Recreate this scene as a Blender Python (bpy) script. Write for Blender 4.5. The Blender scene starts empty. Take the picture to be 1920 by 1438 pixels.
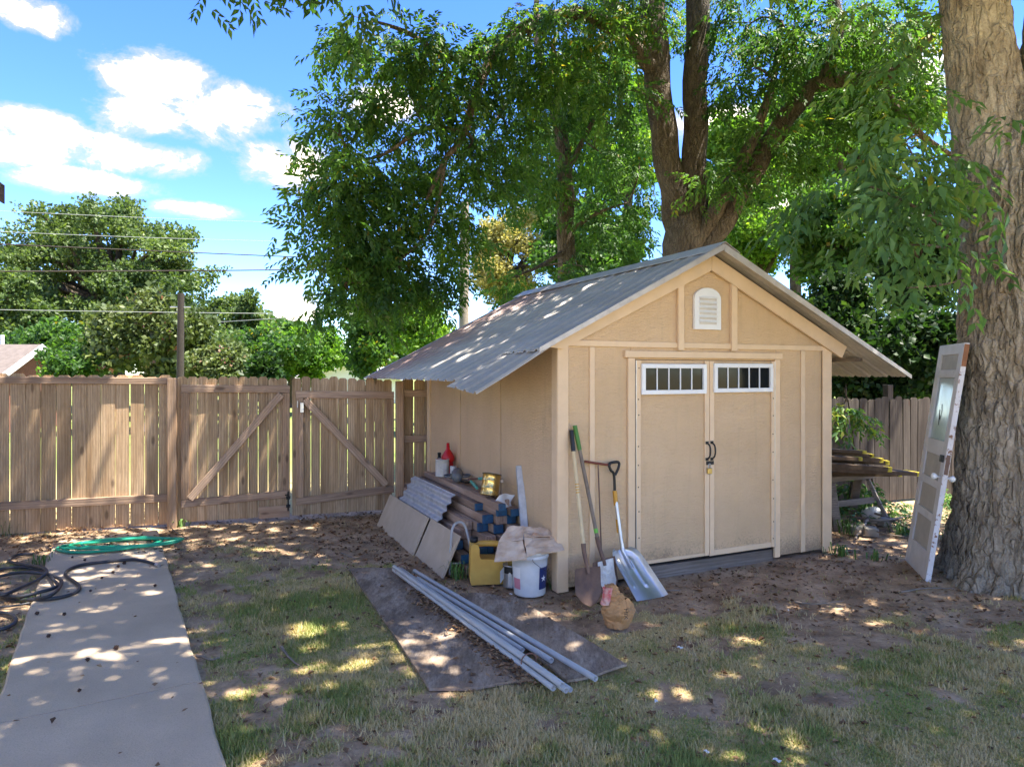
import bpy, math, random
import numpy as np
from mathutils import Vector, Matrix

R = math.radians
random.seed(7)
rng = np.random.default_rng(7)
scene = bpy.context.scene
C = scene.collection

# ------------------------------------------------------------------ camera, sky, sun, exposure
CAM_H, FPX, HZ = 1.78, 1280.0, 700.0
cam_d = bpy.data.cameras.new('camera'); cam = bpy.data.objects.new('camera', cam_d); C.objects.link(cam)
cam.location = (0, 0, CAM_H); cam.rotation_euler = (R(90), 0, 0)
cam_d.sensor_width = 36; cam_d.lens = 36 * FPX / 1920; cam_d.shift_y = -(719 - HZ) / 1920
cam_d.clip_start = .05; cam_d.clip_end = 2000
scene.camera = cam

SUN = Vector((.362, -.052, 1)).normalized()
sun_d = bpy.data.lights.new('sun', 'SUN'); sun_d.energy = 2.0; sun_d.angle = R(.53); sun_d.color = (1, .93, .81)
sun = bpy.data.objects.new('sun', sun_d); C.objects.link(sun)
sun.rotation_euler = (-SUN).to_track_quat('-Z', 'Y').to_euler()

EXPOSURE = 3.35
SKY_STRENGTH = .055
w = bpy.data.worlds.new('World'); scene.world = w; w.use_nodes = True
def build_world():
    nt = w.node_tree; nt.nodes.clear(); N = nt.nodes.new; Lk = nt.links.new
    out = N('ShaderNodeOutputWorld'); bg = N('ShaderNodeBackground'); bg.inputs['Strength'].default_value = SKY_STRENGTH
    Lk(bg.outputs[0], out.inputs['Surface'])
    sky = N('ShaderNodeTexSky'); sky.sky_type = 'NISHITA'; sky.sun_disc = False
    sky.sun_elevation = math.asin(SUN.z); sky.sun_rotation = math.atan2(SUN.x, SUN.y)
    sky.altitude = 2000; sky.air_density = 1.0; sky.dust_density = 0; sky.ozone_density = 3.0
    def math_(op, a, b=None, c=None):
        n = N('ShaderNodeMath'); n.operation = op
        for i, v in enumerate((a, b, c)):
            if v is None: continue
            if isinstance(v, (int, float)): n.inputs[i].default_value = v
            else: Lk(v, n.inputs[i])
        return n.outputs[0]
    tc = N('ShaderNodeTexCoord'); sep = N('ShaderNodeSeparateXYZ'); Lk(tc.outputs['Generated'], sep.inputs[0])
    x, y, z = sep.outputs
    az = math_('ARCTAN2', x, y); el = math_('ARCSINE', z)
    comb = N('ShaderNodeCombineXYZ'); Lk(az, comb.inputs[0]); Lk(math_('MULTIPLY', el, 1.6), comb.inputs[1])
    def noise(scale, detail, rough, vec, dist=0):
        n = N('ShaderNodeTexNoise'); n.inputs['Scale'].default_value = scale; n.inputs['Detail'].default_value = detail
        n.inputs['Roughness'].default_value = rough; n.inputs['Distortion'].default_value = dist
        Lk(vec, n.inputs['Vector']); return n.outputs['Fac']
    n1 = noise(11, 8, .66, comb.outputs[0], .3)
    big = noise(2.3, 3, .5, comb.outputs[0])
    # one cumulus bank of the view (azimuth, elevation, half sizes in radians) and, out of view, clouds added to brighten the ambient light
    banks = [(-.475, .365, .085, .040), (-.40, .335, .10, .045), (-.50, .315, .08, .03), (-.60, .285, .12, .032), (-.66, .262, .09, .035), (-.50, .272, .09, .028), (-.315, .283, .07, .048), (-.34, .30, .05, .02),
             (-.56, .232, .10, .020), (-.44, .215, .06, .014), (-.63, .405, .06, .022), (-.31, .09, .05, .03), (-.18, .37, .06, .03), (.30, .33, .08, .04), (.37, .22, .06, .05), (.55, .36, .08, .04)]
    dens = None
    for a0, e0, wa, we in banks:
        wa *= .98; we *= .92
        da = math_('DIVIDE', math_('SUBTRACT', az, a0), wa); de = math_('DIVIDE', math_('SUBTRACT', el, e0), we)
        d = math_('SUBTRACT', 1, math_('ADD', math_('MULTIPLY', da, da), math_('MULTIPLY', de, de)))
        dens = d if dens is None else math_('MAXIMUM', dens, d)
    wide = math_('MULTIPLY', math_('SUBTRACT', big, .50), 6)
    away = math_('GREATER_THAN', math_('ABSOLUTE', az), .85)
    wide = math_('SUBTRACT', wide, math_('MULTIPLY', math_('SUBTRACT', 1, away), 3))
    dens = math_('MAXIMUM', dens, wide)
    dens = math_('MAXIMUM', dens, -2.2)
    dens = math_('ADD', dens, math_('MULTIPLY', math_('SUBTRACT', n1, .5), 3.9))
    mr = N('ShaderNodeMapRange'); mr.interpolation_type = 'SMOOTHSTEP'
    Lk(dens, mr.inputs[0]); mr.inputs[1].default_value = -.1; mr.inputs[2].default_value = 1.0
    shade = N('ShaderNodeMapRange'); Lk(dens, shade.inputs[0]); shade.inputs[1].default_value = .5; shade.inputs[2].default_value = 2.4
    cc = N('ShaderNodeMix'); cc.data_type = 'RGBA'; Lk(shade.outputs[0], cc.inputs[0])
    k = 1 / (SKY_STRENGTH * 2 ** EXPOSURE)
    cc.inputs[6].default_value = (1.05 * k, 1.02 * k, .98 * k, 1); cc.inputs[7].default_value = (10.5 * k, 8.8 * k, 6.8 * k, 1)
    deep = N('ShaderNodeHueSaturation'); deep.inputs['Hue'].default_value = .518; deep.inputs['Saturation'].default_value = 1.26; deep.inputs['Value'].default_value = 1; Lk(sky.outputs[0], deep.inputs['Color'])
    mx = N('ShaderNodeMix'); mx.data_type = 'RGBA'; Lk(mr.outputs[0], mx.inputs[0]); Lk(deep.outputs[0], mx.inputs[6]); Lk(cc.outputs[2], mx.inputs[7])
    Lk(mx.outputs[2], bg.inputs['Color'])
build_world()
vs = scene.view_settings; vs.view_transform = 'Standard'; vs.look = 'None'; vs.exposure = EXPOSURE; vs.gamma = 1; vs.use_curve_mapping = False
scene.render.engine = 'CYCLES'
cy = scene.cycles; cy.max_bounces = 8; cy.diffuse_bounces = 4; cy.glossy_bounces = 3; cy.transmission_bounces = 4; cy.transparent_max_bounces = 4
cy.use_denoising = True; cy.sample_clamp_indirect = 6; cy.caustics_reflective = False; cy.caustics_refractive = False

# ------------------------------------------------------------------ helpers
def P(px, py, Y):            # a point of the place at distance Y seen at a pixel of the 1920 wide photo
    return Vector(((px - 960) / FPX * Y, Y, CAM_H + (HZ - py) / FPX * Y))
def G(px, py, z=0.0):        # the ground point seen at a pixel
    Y = FPX * (CAM_H - z) / (py - HZ)
    return Vector(((px - 960) / FPX * Y, Y, z))
SA = R(25); SO = Vector((.377, 5.55, 0)); SU = Vector((math.cos(SA), math.sin(SA), 0)); SV = Vector((-math.sin(SA), math.cos(SA), 0))
SHED_M = Matrix.Translation(SO) @ Matrix.Rotation(SA, 4, 'Z')
def SL(s, t, z=0):           # shed coordinates -> world
    return SO + SU * s + SV * t + Vector((0, 0, z))

def _hash(ix, iy, iz):
    n = (ix.astype(np.int64) * 374761393 + iy.astype(np.int64) * 668265263 + iz.astype(np.int64) * 2147483647) & 0x7fffffff
    n = ((n ^ (n >> 13)) * 1274126177) & 0x7fffffff
    return ((n ^ (n >> 16)) & 0xffff) / 65535.0
def vnoise(p):
    p = np.asarray(p, float); i = np.floor(p); f = p - i; f = f * f * (3 - 2 * f)
    ix, iy, iz = i[..., 0], i[..., 1], i[..., 2]; fx, fy, fz = f[..., 0], f[..., 1], f[..., 2]
    r = 0
    for dx in (0, 1):
        for dy in (0, 1):
            for dz in (0, 1):
                r = r + _hash(ix + dx, iy + dy, iz + dz) * (fx if dx else 1 - fx) * (fy if dy else 1 - fy) * (fz if dz else 1 - fz)
    return r
def fbm(p, o=4):
    p = np.asarray(p, float); r = 0; a = .5; t = 0
    for k in range(o):
        r = r + a * vnoise(p + 17.3 * k); t += a; p = p * 2.03; a *= .5
    return r / t
def v3(x, y, z=0.0):
    return np.stack(np.broadcast_arrays(x, y, z), -1)

def link(o, parent=None):
    C.objects.link(o)
    if parent is not None: o.parent = parent
    return o
def tag(o, label=None, cat=None, group=None, kind=None):
    if label: o['label'] = label
    if cat: o['category'] = cat
    if group: o['group'] = group
    if kind: o['kind'] = kind
    return o
def empty(name, loc=(0, 0, 0), rz=0):
    o = bpy.data.objects.new(name, None); C.objects.link(o); o.location = loc; o.rotation_euler = (0, 0, rz); o.empty_display_size = .1
    return o
def tri_mesh(name, V, T, mats, rnd=None, mi=None, smooth=False):
    me = bpy.data.meshes.new(name); V = np.asarray(V, np.float32); T = np.asarray(T, np.int32)
    me.vertices.add(len(V)); me.vertices.foreach_set('co', V.ravel())
    me.loops.add(T.size); me.loops.foreach_set('vertex_index', T.ravel())
    me.polygons.add(len(T)); me.polygons.foreach_set('loop_start', np.arange(0, T.size, 3, dtype=np.int32))
    me.polygons.foreach_set('loop_total', np.full(len(T), 3, np.int32))
    if mi is not None: me.polygons.foreach_set('material_index', np.asarray(mi, np.int32))
    if smooth: me.polygons.foreach_set('use_smooth', np.ones(len(T), bool))
    me.update(calc_edges=True)
    if rnd is not None:
        a = me.attributes.new('rnd', 'FLOAT', 'POINT'); a.data.foreach_set('value', np.asarray(rnd, np.float32))
    for m in mats: me.materials.append(m)
    return me

class MB:                    # collects shapes, builds ONE mesh object
    def __init__(self): self.v = []; self.f = []; self.m = []; self.sm = []
    def add(self, vs, fs, mi=0, M=None, smooth=False):
        b = len(self.v)
        for q in vs:
            q = Vector(q); self.v.append(tuple(M @ q if M is not None else q))
        for q in fs: self.f.append(tuple(b + i for i in q)); self.m.append(mi); self.sm.append(smooth)
        return self
    def box(self, a, b, mi=0, M=None, bev=0):
        (x0, y0, z0), (x1, y1, z1) = a, b
        if bev <= 0:
            vs = [(x, y, z) for z in (z0, z1) for y in (y0, y1) for x in (x0, x1)]
            return self.add(vs, [(0, 2, 3, 1), (4, 5, 7, 6), (0, 1, 5, 4), (2, 6, 7, 3), (0, 4, 6, 2), (1, 3, 7, 5)], mi, M)
        e = bev; vs = []; 
        def ring(z, i): return [(x0 + i, y0, z), (x1 - i, y0, z), (x1, y0 + i, z), (x1, y1 - i, z), (x1 - i, y1, z), (x0 + i, y1, z), (x0, y1 - i, z), (x0, y0 + i, z)]
        def ring_in(z): return [(x0 + e, y0 + e, z), (x1 - e, y0 + e, z), (x1 - e, y0 + e, z), (x1 - e, y1 - e, z), (x1 - e, y1 - e, z), (x0 + e, y1 - e, z), (x0 + e, y1 - e, z), (x0 + e, y0 + e, z)]
        q = [(x0 + e, y0 + e), (x1 - e, y0 + e), (x1 - e, y1 - e), (x0 + e, y1 - e)]
        vs = [(x, y, z0) for x, y in q] + ring(z0 + e, e) + ring(z1 - e, e) + [(x, y, z1) for x, y in q]
        fs = [(3, 2, 1, 0), (20, 21, 22, 23)]
        for k in range(8): fs.append((4 + k, 4 + (k + 1) % 8, 12 + (k + 1) % 8, 12 + k))
        for k in range(4):
            a0 = 4 + 2 * k; b0 = 4 + (2 * k + 1); c0 = 4 + (2 * k + 7) % 8
            fs.append((k, (k + 1) % 4, b0, a0)); fs.append((k, a0, c0))
            a1 = 12 + 2 * k; b1 = 12 + (2 * k + 1); c1 = 12 + (2 * k + 7) % 8
            fs.append((20 + (k + 1) % 4, 20 + k, a1, b1)); fs.append((20 + k, c1, a1))
        return self.add(vs, fs, mi, M)
    def tube(self, pts, rad, seg=8, mi=0, M=None, caps=True, closed=False, hollow=False):
        pts = [Vector(p) for p in pts]; n = len(pts)
        if not hasattr(rad, '__len__'): rad = [rad] * n
        up = None; vs = []; fs = []
        for i, p in enumerate(pts):
            d = (pts[(i + 1) % n] - pts[i - 1]) if closed else (pts[min(i + 1, n - 1)] - pts[max(i - 1, 0)])
            d.normalize()
            if up is None: up = Vector((0, 0, 1)) if abs(d.z) < .9 else Vector((1, 0, 0))
            a = d.cross(up)
            if a.length < 1e-5: a = d.cross(Vector((.3, .8, .5)))
            a.normalize(); b = a.cross(d).normalized(); up = b
            for k in range(seg):
                t = 2 * math.pi * k / seg; vs.append(p + (a * math.cos(t) + b * math.sin(t)) * rad[i])
        for i in range(n if closed else n - 1):
            for k in range(seg):
                j = (i + 1) % n
                fs.append((i * seg + k, j * seg + k, j * seg + (k + 1) % seg, i * seg + (k + 1) % seg))
        self.add(vs, fs, mi, M, True)
        if caps and not closed:
            self.add(vs[:seg], [tuple(range(seg))], mi, M); self.add(vs[-seg:], [tuple(range(seg - 1, -1, -1))], mi, M)
        return self
    def lathe(self, prof, seg=20, mi=0, M=None, smooth=True):
        vs = []; fs = []; n = len(prof)
        for r, z in prof:
            for k in range(seg):
                t = 2 * math.pi * k / seg; vs.append((r * math.cos(t), r * math.sin(t), z))
        for i in range(n - 1):
            for k in range(seg): fs.append((i * seg + k, i * seg + (k + 1) % seg, (i + 1) * seg + (k + 1) % seg, (i + 1) * seg + k))
        return self.add(vs, fs, mi, M, smooth)
    def prism(self, poly, d0, d1, mi=0, M=None, axis='y'):   # polygon in (x, z), extruded along y
        n = len(poly); vs = [(x, d0, z) for x, z in poly] + [(x, d1, z) for x, z in poly]
        fs = [tuple(range(n)), tuple(range(2 * n - 1, n - 1, -1))] + [(i, n + i, n + (i + 1) % n, (i + 1) % n) for i in range(n)]
        return self.add(vs, fs, mi, M)
    def grid(self, fn, nu, nv, mi=0, M=None, smooth=True, close_u=False):
        vs = [fn(i / (nu - 1 if not close_u else nu), j / (nv - 1)) for j in range(nv) for i in range(nu)]; fs = []
        for j in range(nv - 1):
            for i in range(nu if close_u else nu - 1):
                k = (i + 1) % nu; fs.append((j * nu + i, j * nu + k, (j + 1) * nu + k, (j + 1) * nu + i))
        return self.add(vs, fs, mi, M, smooth)
    def mesh(self, name, mats):
        me = bpy.data.meshes.new(name); me.from_pydata(self.v, [], self.f); me.update()
        for m in (mats if isinstance(mats, (list, tuple)) else [mats]): me.materials.append(m)
        me.polygons.foreach_set('material_index', self.m); me.polygons.foreach_set('use_smooth', self.sm)
        return me
    def build(self, name, mats, parent=None, loc=None, rot=None):
        o = bpy.data.objects.new(name, self.mesh(name, mats)); link(o, parent)
        if loc is not None: o.location = loc
        if rot is not None: o.rotation_euler = rot
        return o
def obj(name, me, parent=None, loc=(0, 0, 0), rot=(0, 0, 0), scale=(1, 1, 1)):
    o = bpy.data.objects.new(name, me); link(o, parent); o.location = loc; o.rotation_euler = rot; o.scale = scale
    return o
def spline(pts, n=8, closed=False):
    pts = [Vector(p) for p in pts]; out = []; m = len(pts)
    for i in range(m if closed else m - 1):
        p0 = pts[(i - 1) % m] if closed or i > 0 else pts[i]; p1 = pts[i]; p2 = pts[(i + 1) % m]
        p3 = pts[(i + 2) % m] if closed or i + 2 < m else p2
        for k in range(n):
            t = k / n; out.append(.5 * ((2 * p1) + (p2 - p0) * t + (2 * p0 - 5 * p1 + 4 * p2 - p3) * t * t + (3 * p1 - p0 - 3 * p2 + p3) * t ** 3))
    if not closed: out.append(pts[-1])
    return out

# ------------------------------------------------------------------ materials
MATS = {}
class NT:
    def __init__(self, name):
        self.mat = bpy.data.materials.new(name); self.mat.use_nodes = True; self.t = self.mat.node_tree; self.t.nodes.clear()
        self.out = self.N('ShaderNodeOutputMaterial'); MATS[name] = self.mat
    def N(self, k): return self.t.nodes.new(k)
    def L(self, a, b): self.t.links.new(a, b)
    def set(self, sock, v):
        if isinstance(v, bpy.types.NodeSocket): self.L(v, sock)
        elif isinstance(v, (tuple, list)) and len(v) == 3 and sock.type == 'RGBA': sock.default_value = (*v, 1)
        else: sock.default_value = v
    def coords(self, stretch=(1, 1, 1), rand=True, kind='Object'):
        tc = self.N('ShaderNodeTexCoord'); v = tc.outputs[kind]
        if rand:
            oi = self.N('ShaderNodeObjectInfo'); m = self.N('ShaderNodeMath'); m.operation = 'MULTIPLY'; self.L(oi.outputs['Random'], m.inputs[0]); m.inputs[1].default_value = 37.0
            a = self.N('ShaderNodeVectorMath'); a.operation = 'ADD'; self.L(v, a.inputs[0]); self.L(m.outputs[0], a.inputs[1]); v = a.outputs[0]
        mp = self.N('ShaderNodeVectorMath'); mp.operation = 'MULTIPLY'; self.L(v, mp.inputs[0]); mp.inputs[1].default_value = stretch
        return mp.outputs[0]
    def noise(self, vec, scale, detail=4, rough=.55, dist=0):
        n = self.N('ShaderNodeTexNoise'); self.L(vec, n.inputs['Vector']); n.inputs['Scale'].default_value = scale
        n.inputs['Detail'].default_value = detail; n.inputs['Roughness'].default_value = rough; n.inputs['Distortion'].default_value = dist
        return n.outputs['Fac']
    def vor(self, vec, scale, feature='F1', out='Distance'):
        n = self.N('ShaderNodeTexVoronoi'); n.feature = feature; self.L(vec, n.inputs['Vector']); n.inputs['Scale'].default_value = scale
        return n.outputs[out]
    def ramp(self, fac, stops):
        n = self.N('ShaderNodeValToRGB'); self.L(fac, n.inputs[0]); e = n.color_ramp.elements
        while len(e) < len(stops): e.new(.5)
        for el, (p, c) in zip(e, stops): el.position = p; el.color = (*c, 1) if len(c) == 3 else c
        return n.outputs[0]
    def rng(self, fac, a, b, c=0, d=1):
        n = self.N('ShaderNodeMapRange'); self.L(fac, n.inputs[0]); n.inputs[1].default_value = a; n.inputs[2].default_value = b; n.inputs[3].default_value = c; n.inputs[4].default_value = d
        return n.outputs[0]
    def mix(self, fac, a, b, blend='MIX'):
        n = self.N('ShaderNodeMix'); n.data_type = 'RGBA'; n.blend_type = blend
        self.set(n.inputs[0], fac); self.set(n.inputs[6], a); self.set(n.inputs[7], b); return n.outputs[2]
    def math(self, op, a, b=0.0):
        n = self.N('ShaderNodeMath'); n.operation = op; self.set(n.inputs[0], a); self.set(n.inputs[1], b); return n.outputs[0]
    def objvar(self, col, amt=.2):
        oi = self.N('ShaderNodeObjectInfo'); v = self.rng(oi.outputs['Random'], 0, 1, 1 - amt, 1 + amt)
        h = self.N('ShaderNodeHueSaturation'); self.L(v, h.inputs['Value']); self.set(h.inputs['Color'], col); return h.outputs[0]
    def attr(self, name='rnd'):
        n = self.N('ShaderNodeAttribute'); n.attribute_name = name; return n.outputs['Fac']
    def bsdf(self, col, rough=.8, metal=0, bump=None, bstr=.3, bdist=.01, spec=.5):
        b = self.N('ShaderNodeBsdfPrincipled'); self.set(b.inputs['Base Color'], col); self.set(b.inputs['Roughness'], rough); b.inputs['Metallic'].default_value = metal
        b.inputs['Specular IOR Level'].default_value = spec
        if bump is not None:
            n = self.N('ShaderNodeBump'); n.inputs['Strength'].default_value = bstr; n.inputs['Distance'].default_value = bdist
            self.L(bump, n.inputs['Height']); self.L(n.outputs[0], b.inputs['Normal'])
        self.L(b.outputs[0], self.out.inputs['Surface']); return self.mat

def plain(name, col, rough=.6, metal=0, var=.15, scale=12, c2=None, bump=.15, bscale=60, bdist=.002, objvar=0, spec=.5):
    t = NT(name); v = t.coords(); n = t.noise(v, scale, 5, .6)
    c = t.mix(t.rng(n, .35, .7), col, c2 if c2 else tuple(x * (1 - var) for x in col))
    if objvar: c = t.objvar(c, objvar)
    r = t.rng(n, .3, .7, max(.02, rough - .08), min(1, rough + .08))
    return t.bsdf(c, r, metal, t.noise(v, bscale, 3) if bump else None, bump, bdist, spec)
def wood(name, a, b, c, axis='z', rough=.85, objvar=.18, knots=True, grain=1.0):
    t = NT(name)
    st = {'x': (.10, 1, 1), 'y': (1, .10, 1), 'z': (1, 1, .10)}[axis]
    v = t.coords(st); big = t.noise(v, 9, 3, .5, .6); fine = t.noise(v, 85 * grain, 4, .65, .2); blot = t.noise(t.coords((1, 1, 1)), 3.2, 4, .6)
    rings = t.N('ShaderNodeTexWave'); t.L(v, rings.inputs['Vector']); rings.inputs['Scale'].default_value = 11; rings.inputs['Distortion'].default_value = 9; rings.inputs['Detail'].default_value = 3; rings.inputs['Detail Scale'].default_value = .8
    rings.bands_direction = 'X' if axis != 'x' else 'Z'
    col = t.ramp(big, [(.28, a), (.5, b), (.72, c)])
    col = t.mix(t.rng(rings.outputs['Fac'], .2, .9, 0, .42), col, a)
    col = t.mix(t.rng(fine, .45, .75, 0, .45), col, tuple(x * .6 for x in a))
    col = t.mix(t.rng(blot, .52, .75, 0, .5), col, (b[0] * .62, b[1] * .62, b[2] * .64))
    if knots:
        st2 = {'x': (2.2, 6, 6), 'y': (6, 2.2, 6), 'z': (6, 6, 2.2)}[axis]
        k = t.vor(t.coords(st2), 1.0); col = t.mix(t.rng(k, .07, .15, .6, 0), col, (.07, .04, .025)); 
    col = t.objvar(col, objvar)
    return t.bsdf(col, rough, 0, t.math('ADD', fine, rings.outputs['Fac']), .25, .003, .25)

def leafmat(name, stops, trans=.45, tcol=(1.5, 1.6, .6), rough=.5):
    t = NT(name); col = t.ramp(t.attr(), stops)
    d = t.N('ShaderNodeBsdfPrincipled'); t.L(col, d.inputs['Base Color']); d.inputs['Roughness'].default_value = rough; d.inputs['Specular IOR Level'].default_value = .35
    tr = t.N('ShaderNodeBsdfTranslucent'); m = t.mix(1.0, col, tcol, 'MULTIPLY'); t.L(m, tr.inputs['Color'])
    mx = t.N('ShaderNodeMixShader'); mx.inputs[0].default_value = trans; t.L(d.outputs[0], mx.inputs[1]); t.L(tr.outputs[0], mx.inputs[2])
    t.L(mx.outputs[0], t.out.inputs['Surface']); return t.mat

def paintmat():
    t = NT('tan_siding_paint'); w0 = t.coords((1, 1, 1), False); v = t.coords(); big = t.noise(w0, 1.6, 5, .6); run = t.noise(t.coords((1, 1, .07), False), 14, 4, .6); spk = t.noise(w0, 55, 4, .7)
    c = t.mix(t.rng(big, .35, .68), (.76, .545, .325), (.67, .47, .27)); c = t.mix(t.rng(run, .55, .78, 0, .35), c, (.50, .37, .225))
    tc = t.N('ShaderNodeTexCoord'); sp = t.N('ShaderNodeSeparateXYZ'); t.L(tc.outputs['Object'], sp.inputs[0])
    mud = t.math('SUBTRACT', t.math('ADD', t.math('MULTIPLY', spk, .7), t.math('MULTIPLY', big, .5)), t.rng(sp.outputs[2], .02, .40, .22, .75)); c = t.mix(t.rng(mud, .12, .34, 0, .7), c, (.27, .19, .125))
    h = t.math('ADD', t.noise(t.coords((1, 1, 5.0), True), 22, 4, .6, .8), t.math('MULTIPLY', t.noise(v, 160, 2), .3))
    return t.bsdf(c, t.rng(spk, .3, .7, .55, .78), 0, h, 1.0, .013, .35)
M_paint = paintmat()
M_trim = plain('tan_trim_paint', (.77, .57, .36), .6, 0, .1, 6, bump=.25, bscale=45, bdist=.002, objvar=.04, spec=.35)
M_white = plain('white_vinyl', (.80, .81, .80), .4, 0, .06, 8, bump=.05)
M_glass = plain('dark_window_glass', (.010, .012, .013), .06, 0, .2, 3, bump=.02, bscale=4, bdist=.002, spec=.22)
M_black = plain('black_iron', (.02, .02, .02), .45, .3, .2)
M_brass = plain('brass', (.55, .42, .16), .35, .9, .25, 30)
M_steel = plain('steel', (.55, .55, .55), .35, .9, .2, 20)
def roofmat():
    t = NT('galvanised_roof'); v = t.coords((1, .25, 1), False); n = t.noise(v, 2.2, 5, .6); f = t.noise(t.coords((1, 1, 1), False), 26, 4, .6)
    col = t.mix(t.rng(n, .35, .7), (.56, .525, .48), (.41, .385, .35)); col = t.mix(t.rng(f, .5, .8, 0, .35), col, (.20, .19, .19))
    tc = t.N('ShaderNodeTexCoord'); sp = t.N('ShaderNodeSeparateXYZ'); t.L(tc.outputs['Object'], sp.inputs[0])
    rust = t.math('ADD', t.rng(sp.outputs[1], 1.4, 3.4), t.math('SUBTRACT', n, .55)); col = t.mix(t.rng(rust, .3, .9, 0, .75), col, (.40, .24, .22))
    return t.bsdf(col, t.rng(f, .3, .7, .40, .58), .30, f, .05, .002)
M_roof = roofmat()
M_galv = plain('galvanised_sheet', (.60, .62, .63), .42, .35, .3, 14, bump=.1)
M_flash = plain('pale_metal_flashing', (.62, .58, .52), .5, .3, .2, 9)
M_fence = wood('cedar_picket', (.28, .175, .092), (.50, .345, .205), (.62, .45, .29), 'z')
M_rail = wood('cedar_rail', (.28, .18, .12), (.47, .325, .225), (.55, .39, .28), 'x')
M_post = wood('cedar_post', (.28, .175, .105), (.46, .305, .195), (.53, .37, .25), 'z')
M_oldfence = wood('grey_weathered_picket', (.05, .04, .034), (.095, .08, .067), (.14, .12, .10), 'z')
M_lumber = wood('weathered_lumber', (.21, .135, .095), (.38, .265, .19), (.49, .355, .265), 'y', knots=False)
M_oldwood = wood('grey_lumber', (.12, .10, .08), (.24, .20, .165), (.33, .28, .235), 'x', knots=False)
M_blue = plain('blue_end_paint', (.012, .085, .17), .6, 0, .5, 25, c2=(.02, .045, .09))
M_yellow = plain('yellow_end_paint', (.62, .50, .03), .6, 0, .4, 25)
M_hard = plain('beige_hardboard', (.54, .43, .31), .75, 0, .2, 4, c2=(.45, .35, .245), bump=.1)
def plymat():
    t = NT('weathered_plywood'); v = t.coords((1, .35, 1), False); n = t.noise(v, 5, 8, .75); f = t.noise(t.coords((1, .25, 1), False), 48, 6, .75); d = t.noise(t.coords((1, 1, 1), False), 2.2, 4, .6)
    c = t.ramp(n, [(.34, (.15, .108, .076)), (.5, (.29, .22, .162)), (.66, (.50, .41, .325))]); c = t.mix(t.rng(f, .45, .68, 0, .7), c, (.10, .075, .058)); c = t.mix(t.rng(d, .52, .7, 0, .6), c, (.33, .235, .16))
    return t.bsdf(c, .92, 0, t.math('ADD', f, n), .7, .008, .2)
M_ply = plymat()
M_pvc = plain('grey_pvc', (.42, .42, .41), .4, 0, .15, 5, bump=.03)
M_dark = plain('shade_black', (.012, .011, .010), .9)  # near-black colour in place of shade below and behind the doors
M_conc = (lambda t: (lambda v: t.bsdf(t.mix(t.rng(t.noise(v, 140, 3, .7), .5, .72, 0, .5), t.mix(t.rng(t.noise(v, 1.7, 5, .6), .35, .68), (.62, .485, .345), (.50, .39, .275)), (.29, .225, .16)), .9, 0, t.noise(v, 110, 4, .7), .5, .005, .25))(t.coords((1, 1, 1), False)))(NT('aged_concrete'))
def bark(name, a, b, c, sc=1.0, bstr=.9, bdist=.03, rope=True):
    t = NT(name); w0 = t.coords((1, 1, 1), False); wob = t.N('ShaderNodeTexNoise'); t.L(w0, wob.inputs['Vector']); wob.inputs['Scale'].default_value = 7; wob.inputs['Detail'].default_value = 3
    ad = t.N('ShaderNodeVectorMath'); ad.operation = 'MULTIPLY_ADD'; t.L(wob.outputs['Color'], ad.inputs[0]); ad.inputs[1].default_value = (.12, .12, .12); t.L(w0, ad.inputs[2])
    st = t.N('ShaderNodeVectorMath'); st.operation = 'MULTIPLY'; t.L(ad.outputs[0], st.inputs[0]); st.inputs[1].default_value = (1, 1, .26); v = st.outputs[0]
    n = t.noise(v, 16 * sc, 6, .65, .5); ed = t.vor(v, 19 * sc, 'DISTANCE_TO_EDGE'); f = t.noise(w0, 70, 4, .7); g = t.noise(w0, 1.6, 4, .6); lich = t.noise(w0, 9, 5, .7)
    h = t.math('ADD', t.math('MULTIPLY', t.rng(ed, 0, .16), .9), t.math('ADD', n, t.math('MULTIPLY', f, .5)))
    col = t.ramp(n, [(.3, a), (.52, b), (.75, c)]); col = t.mix(t.rng(g, .5, .72, 0, .5), col, tuple((x * 1.2 + .03) for x in c)); col = t.mix(t.rng(f, .45, .7, 0, .6), col, a)
    col = t.mix(t.rng(lich, .58, .7, 0, .5), col, (c[0] * 1.15, c[1] * 1.22, c[2] * 1.2))
    return t.bsdf(col, .95, 0, h, bstr, bdist, .15)
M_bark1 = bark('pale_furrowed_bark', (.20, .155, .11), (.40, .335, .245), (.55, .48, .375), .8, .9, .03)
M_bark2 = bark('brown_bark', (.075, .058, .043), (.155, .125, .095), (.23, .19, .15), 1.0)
M_bark3 = bark('far_bark', (.05, .04, .03), (.10, .08, .06), (.14, .11, .09), .6)
LG = [(0, (.030, .074, .022)), (.35, (.055, .125, .032)), (.7, (.095, .185, .038)), (.93, (.14, .24, .042)), (1, (.26, .20, .03))]
M_leaf = leafmat('broad_green_leaf', LG, .5)
M_leaf_n = leafmat('near_green_leaf', [(0, (.06, .13, .055)), (.5, (.10, .20, .07)), (.85, (.17, .28, .07)), (1, (.22, .24, .04))], .4)
M_leaf_oak = leafmat('oak_leaf', [(0, (.055, .095, .028)), (.5, (.105, .165, .048)), (1, (.19, .25, .075))], .4, (1.3, 1.35, .6))
M_leaf_lime = leafmat('lime_leaf', [(0, (.05, .13, .02)), (.5, (.12, .24, .03)), (1, (.24, .34, .05))], .45)
M_leaf_gold = leafmat('golden_leaf', [(0, (.22, .24, .07)), (.5, (.40, .38, .14)), (1, (.56, .49, .20))], .4, (1.2, 1.1, .6))
M_leaf_myrtle = leafmat('myrtle_leaf', [(0, (.05, .08, .025)), (.5, (.11, .15, .05)), (.9, (.18, .21, .07)), (1, (.40, .14, .16))], .3, (1.3, 1.3, .7))
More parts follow.
